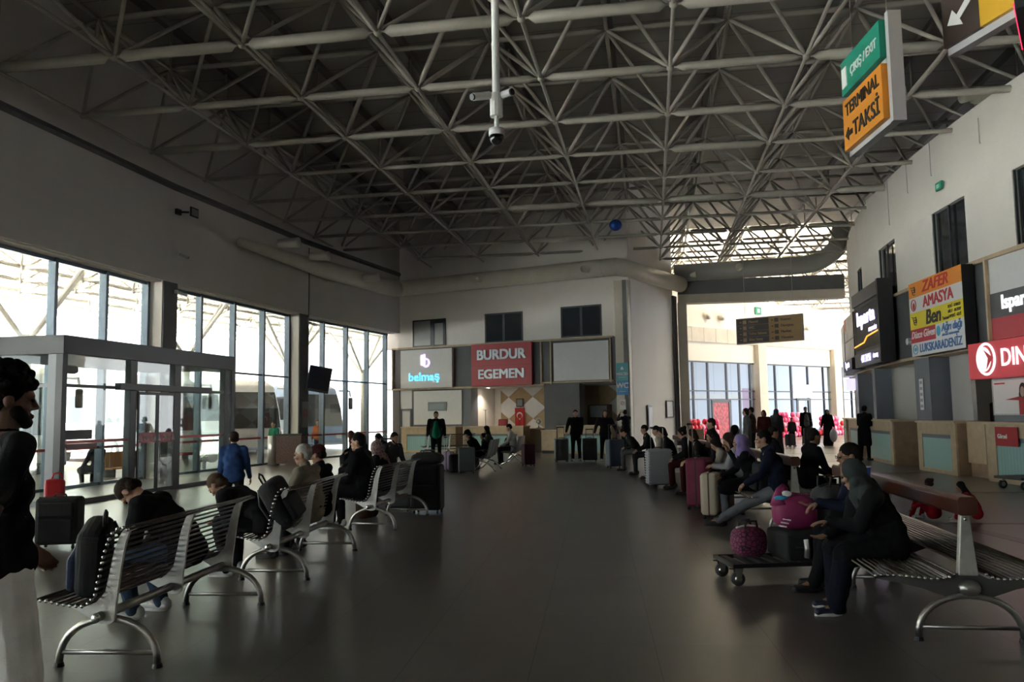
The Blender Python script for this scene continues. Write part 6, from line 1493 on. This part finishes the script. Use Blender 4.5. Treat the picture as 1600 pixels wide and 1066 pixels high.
person('grey-jacketed person with dark face mask among the left passengers', (-2.62, 17.6), -140, H=1.70, pose='sit', lean=12, hpitch=14, hair=('short', H_BLK), top=('hoodie', C_char), bottom=('trousers', C_blk), seat=.43, beard=C_blk)
person('dark-clad person bending over behind the white-haired man', (-3.05, 21.0), 110, H=1.68, pose='sit', lean=30, hpitch=30, hair=('bob', H_BLK), top=('jacket', C_blk), bottom=('trousers', C_blk), seat=.45)
person('person in dusky pink scarf beside the far left window', (-4.4, 23.5), 120, H=1.60, pose='sit', lean=16, hpitch=18, scarf=cloth('dusky pink scarf', (.16, .06, .07)), top=('coat', C_blk2), bottom=('skirt', C_blk), seat=.45)
person('boy in blue hooded jacket standing with his back turned near the vestibule', (-4.05, 12.05), 8, H=1.42, hair=('short', H_BRN), top=('hoodie', C_blue), bottom=('trousers', C_blk), skin=SK_L, hyaw=18, wrists=[(-.22, .12, .70), (.22, .12, .70)])
# -- middle
person('bearded man in green shirt and black jacket standing in mid hall', (-2.62, 28.2), 184, H=1.78, hair=('short', H_BLK), top=('jacket', C_blk), bottom=('trousers', C_blk), open_front=C_green, build=1.2, wrists=[(-.30, -.05, .92), (.30, -.05, .92)], beard=H_BLK, skin=SK_M)
person('person in black with short hair walking beside the slate suitcase', (2.12, 28.2), 176, H=1.76, build=1.14, hair=('short', H_BRN), top=('jacket', C_blk), bottom=('trousers', C_blk), skin=SK_L, wrists=[(-.18, .10, .90), (.33, .02, .98)], feet=[(-.12, -.08), (.12, .22)], shoe=(.3, .3, .3))
person('long-haired person in black walking with a black suitcase', (3.05, 27.6), 182, H=1.74, build=1.12, hair=('long', H_LBR), top=('jacket', C_blk2), bottom=('trousers', C_blk), skin=SK_L, wrists=[(-.42, .10, .92), (.36, .02, .95)], feet=[(-.12, .15), (.12, -.12)], shoe=(.4, .4, .4))
person('person photographing with raised arms beside the WC column', (4.38, 32.35), 20, H=1.76, hair=('short', H_BLK), top=('jacket', C_char), bottom=('wide', C_dgreen), wrists=[(-.10, .30, 1.56), (.12, .30, 1.56)], poles=[(-.5, .3, -1), (.5, .3, -1)], hyaw=-30)
person('person in black cap looking down on the nearer olive seats', (-1.0, 23.55), 92, H=1.66, pose='sit', lean=22, hpitch=34, hair=('bob', H_BLK), cap=C_blk, top=('jacket', C_blk), bottom=('trousers', C_brn), wrists=[(-.06, .30, .85), (.06, .30, .85)], skin=SK_L)
person('small child with dark hair bun on the nearer olive seats', (-.82, 24.1), 92, H=1.30, pose='sit', lean=4, hair=('bun', H_BLK), top=('jacket', C_blk), bottom=('trousers', C_blk), feet=[(-.1, .34, .1), (.1, .34, .1)], cat='child')
person('long-haired person in olive jacket on the nearer olive seats', (-.68, 24.65), 92, H=1.72, pose='sit', lean=6, hpitch=8, hair=('long', H_BLK), top=('jacket', C_olive), bottom=('trousers', C_khaki), skin=SK_L)
person('person in white shirt with black vest on the farther olive seats', (-.02, 27.0), 80, H=1.76, pose='sit', lean=4, hpitch=22, hair=('short', H_BLK), top=('jacket', C_white2), bottom=('trousers', C_blk), skin=SK_L)
# -- right side near
W1, w1 = person('person in dark headscarf and long black coat seated on the nearest right bench', (2.94, 6.60), 84, H=1.60, pose='sit', lean=20, hpitch=24, hyaw=-22, scarf=C_gscarf, top=('coat', C_blk), bottom=('wide', C_dnav), shoe=(.012, .016, .04), sole=SOLEW,
       wrists=[(-.02, .46, .70), (.10, .44, .58)], feet=[(-.12, .50), (.13, .44)], skin=SK_M, seat=.43, vox=.007, build=1.16, fingers=[((.0, 1, -.1), (0, -.1, -1), .25), ((-.1, 1, -.25), (-.2, 0, 1), .35)])
person('man with glasses seated beyond the veiled person, gesturing with open hands', (3.17, 7.40), 80, H=1.74, pose='sit', lean=12, hpitch=6, hyaw=4, hair=('short', H_BLK), glasses=True, top=('jacket', C_navy), bottom=('trousers', C_blk), skin=SK_M, seat=.43, vox=.0075,
       wrists=[(-.02, .46, .76), (.14, .46, .72)], feet=[(-.14, .60), (.12, .50)], shoe=(.015, .015, .017), fingers=[((.1, 1, -.5), (0, -.3, -1), .4), ((-.2, 1, .0), (0, .2, 1), .3)])
person('balding man in navy jacket and light grey jeans on the second right bench', (3.52, 11.15), 74, H=1.80, pose='sit', lean=10, hpitch=4, hyaw=8, hair=('short', H_BLK), top=('hoodie', C_navy), bottom=('jeans', C_lgrey), skin=SK_L, seat=.44, vox=.009,
       wrists=[(-.08, .42, .62), (.08, .40, .62)], feet=[(-.05, .92), (.12, .84)], shoe=(.012, .012, .012))
person('person in lilac headscarf and black coat drinking on the second right bench', (3.46, 12.15), 76, H=1.64, pose='sit', lean=10, hpitch=6, scarf=C_lil, top=('coat', C_blk), bottom=('trousers', C_lgrey), wrists=[(.0, .30, 1.0), (.10, .42, .62)], seat=.44)
person('dark-haired person behind the lilac headscarf, half hidden', (4.35, 12.3), -80, H=1.74, pose='sit', lean=4, hpitch=4, hair=('short', H_BLK), top=('jacket', C_blk), bottom=('trousers', C_blk), seat=.44)
person('long-haired person in pale grey hoodie holding a phone on the right bench', (3.52, 13.0), 78, H=1.66, pose='sit', lean=8, hpitch=26, hair=('long', H_BRN), top=('hoodie', C_hood), bottom=('trousers', C_blk), skin=SK_L, wrists=[(-.05, .40, .74), (.08, .40, .74)], seat=.44)
person('girl in cream jacket with sunglasses on her hair looking at a phone', (3.55, 13.8), 78, H=1.50, pose='sit', lean=14, hpitch=34, hair=('bob', H_BLK), top=('jacket', C_cream), bottom=('trousers', C_blk), skin=SK_L, wrists=[(-.06, .38, .72), (.06, .38, .72)], seat=.44)
crowd = [
 ('person with short dark hair and white collar looking left behind the crowd', 4.25, 17.6, 75, ('short', H_BLK), 'jacket', C_blk, C_blk, 0, .60),
 ('person in black holding a pale phone, right of the silver suitcase', 3.75, 15.0, 80, ('bob', H_BLK), 'puffer', C_blk, C_blk, 10, .44),
 ('person with dark curly hair and dark red trousers near the silver suitcase', 3.70, 16.2, 80, ('bob', H_BRN), 'jacket', C_blk2, C_dred, 14, .44),
 ('person in black puffer with hair tied, above the silver suitcase handle', 3.72, 17.5, 78, ('bun', H_BLK), 'puffer', C_blk, C_dred, 10, .44),
 ('person with black bob and fluffy cream cuff near the silver suitcase', 3.60, 18.9, 82, ('bob', H_BLK), 'jacket', C_blk2, C_blk, 14, .44),
 ('person in cream collar with dark hair at the middle of the right row', 3.62, 20.1, 82, ('short', H_BLK), 'jacket', C_cream, C_blk, 10, .44),
 ('small dark-haired person in black seated near the side wall', 3.55, 21.6, 86, ('short', H_BLK), 'jacket', C_blk, C_char, 8, .44),
 ('person in charcoal jacket leaning forward nearest the side wall', 3.45, 23.2, 84, ('short', H_BRN), 'jacket', C_char, C_grey, 30, .44),
 ('dark-haired person in black on the far side of the right row', 4.85, 15.7, -85, ('short', H_BLK), 'jacket', C_blk, C_blk, 0, .44),
 ('person in dark brown jacket on the far side of the right row', 4.80, 18.2, -85, ('bob', H_BLK), 'jacket', C_brn, C_blk, 0, .44),
 ('person with long black hair on the far side of the right row', 4.75, 20.3, -80, ('long', H_BLK), 'jacket', C_blk, C_blk, 4, .44),
]
for lab, x, y, fc, hr_, tk, tm, bm__, ln, st in crowd:
    person(lab, (x, y), fc, H=1.70, pose='sit', lean=ln, hpitch=ln*1.1+6, hair=hr_, top=(tk, tm), bottom=('trousers', bm__), skin=SK_L, seat=st)
person('person with curly dark hair and grey coat standing behind the crowd', (7.2, 25.6), 85, H=1.72, hair=('bob', H_BRN), top=('coat', C_grey), bottom=('trousers', C_blk), skin=SK_L)
person('person in dark brown standing close behind the grey-coated one', (7.85, 27.3), 60, H=1.76, hair=('short', H_BLK), top=('jacket', C_brn), bottom=('trousers', C_blk))
person('person in dark red clothing standing in the passage', (9.0, 29.8), 150, H=1.66, hair=('bob', H_BLK), top=('coat', C_dred), bottom=('trousers', C_blk))
person('hooded person in long grey robe walking away in the passage', (9.7, 30.6), 0, H=1.70, scarf=C_robe, top=('robe', C_robe), bottom=('skirt', C_robe))
person('child in dark coat walking in the second hall', (12.6, 37.6), 175, H=1.30, hair=('short', H_BLK), top=('jacket', C_char), bottom=('trousers', C_blk), cat='child')
person('man in open black jacket and khaki trousers walking with luggage', (13.35, 37.9), 178, H=1.80, hair=('short', H_BLK), top=('coat', C_blk), bottom=('trousers', C_khaki), open_front=C_grey, feet=[(-.12, .15), (.12, -.1)])
person('person in long black coat and scarf walking in the second hall', (14.15, 37.4), 178, H=1.66, scarf=C_blk, top=('robe', C_blk), bottom=('skirt', C_blk), wrists=[(-.28, .05, .80), (.30, .02, .82)])
person('person in black standing at the counter under the slatted sign', (11.05, 26.2), -50, H=1.76, hair=('short', H_BLK), top=('coat', C_blk), bottom=('trousers', C_blk), lean=8, wrists=[(-.15, .32, 1.15), (.15, .32, 1.15)])
person('person behind the far ticket counter, half hidden', (13.1, 29.2), 85, H=1.62, hair=('short', H_BRN), top=('jacket', C_brn), bottom=('trousers', C_blk), skin=SK_M)
person('little girl in red sitting on the floor behind the near right bench', (5.95, 11.9), 30, H=1.10, pose='sit', seat=.04, lean=4, hair=('bun', H_BRN), top=('jacket', C_red), bottom=('trousers', C_red), skin=SK_L, feet=[(-.12, .30), (.14, .32)], shoe=(.4, .4, .38), sole=SOLEW, cat='child', knee_spread=.2)
person('little girl in red with dark ponytail crouching beside the other child', (6.45, 11.7), 60, H=1.08, pose='sit', seat=.05, lean=22, hpitch=20, hair=('long', H_BLK), top=('jacket', C_red), bottom=('trousers', C_red), skin=SK_L, feet=[(-.12, .28), (.12, .28)], shoe=(.4, .4, .38), sole=SOLEW, cat='child')
# -- outside, seen through the glass
person('person in dark coat sitting outside on the platform bench', (-10.9, 21.8, -.2), 60, H=1.74, pose='sit', hair=('short', H_BRN), top=('coat', C_char), bottom=('trousers', C_blk), seat=.44)
person('person in green jacket standing outside by the second column', (-8.9, 30.9, -.22), 150, H=1.74, hair=('short', H_BLK), top=('jacket', C_green), bottom=('trousers', C_blk))
person('person in orange and dark clothes standing outside by the far coaches', (-8.6, 36.6, -.22), 170, H=1.76, hair=('short', H_BLK), top=('jacket', cloth('orange cloth', (.35, .10, .03))), bottom=('trousers', C_navy))
person('grey-haired person sitting outside near the litter bin', (-9.7, 26.8, -.2), 75, H=1.70, pose='sit', hair=('short', H_GRY), top=('jacket', C_grey), bottom=('trousers', C_blk), seat=.44)
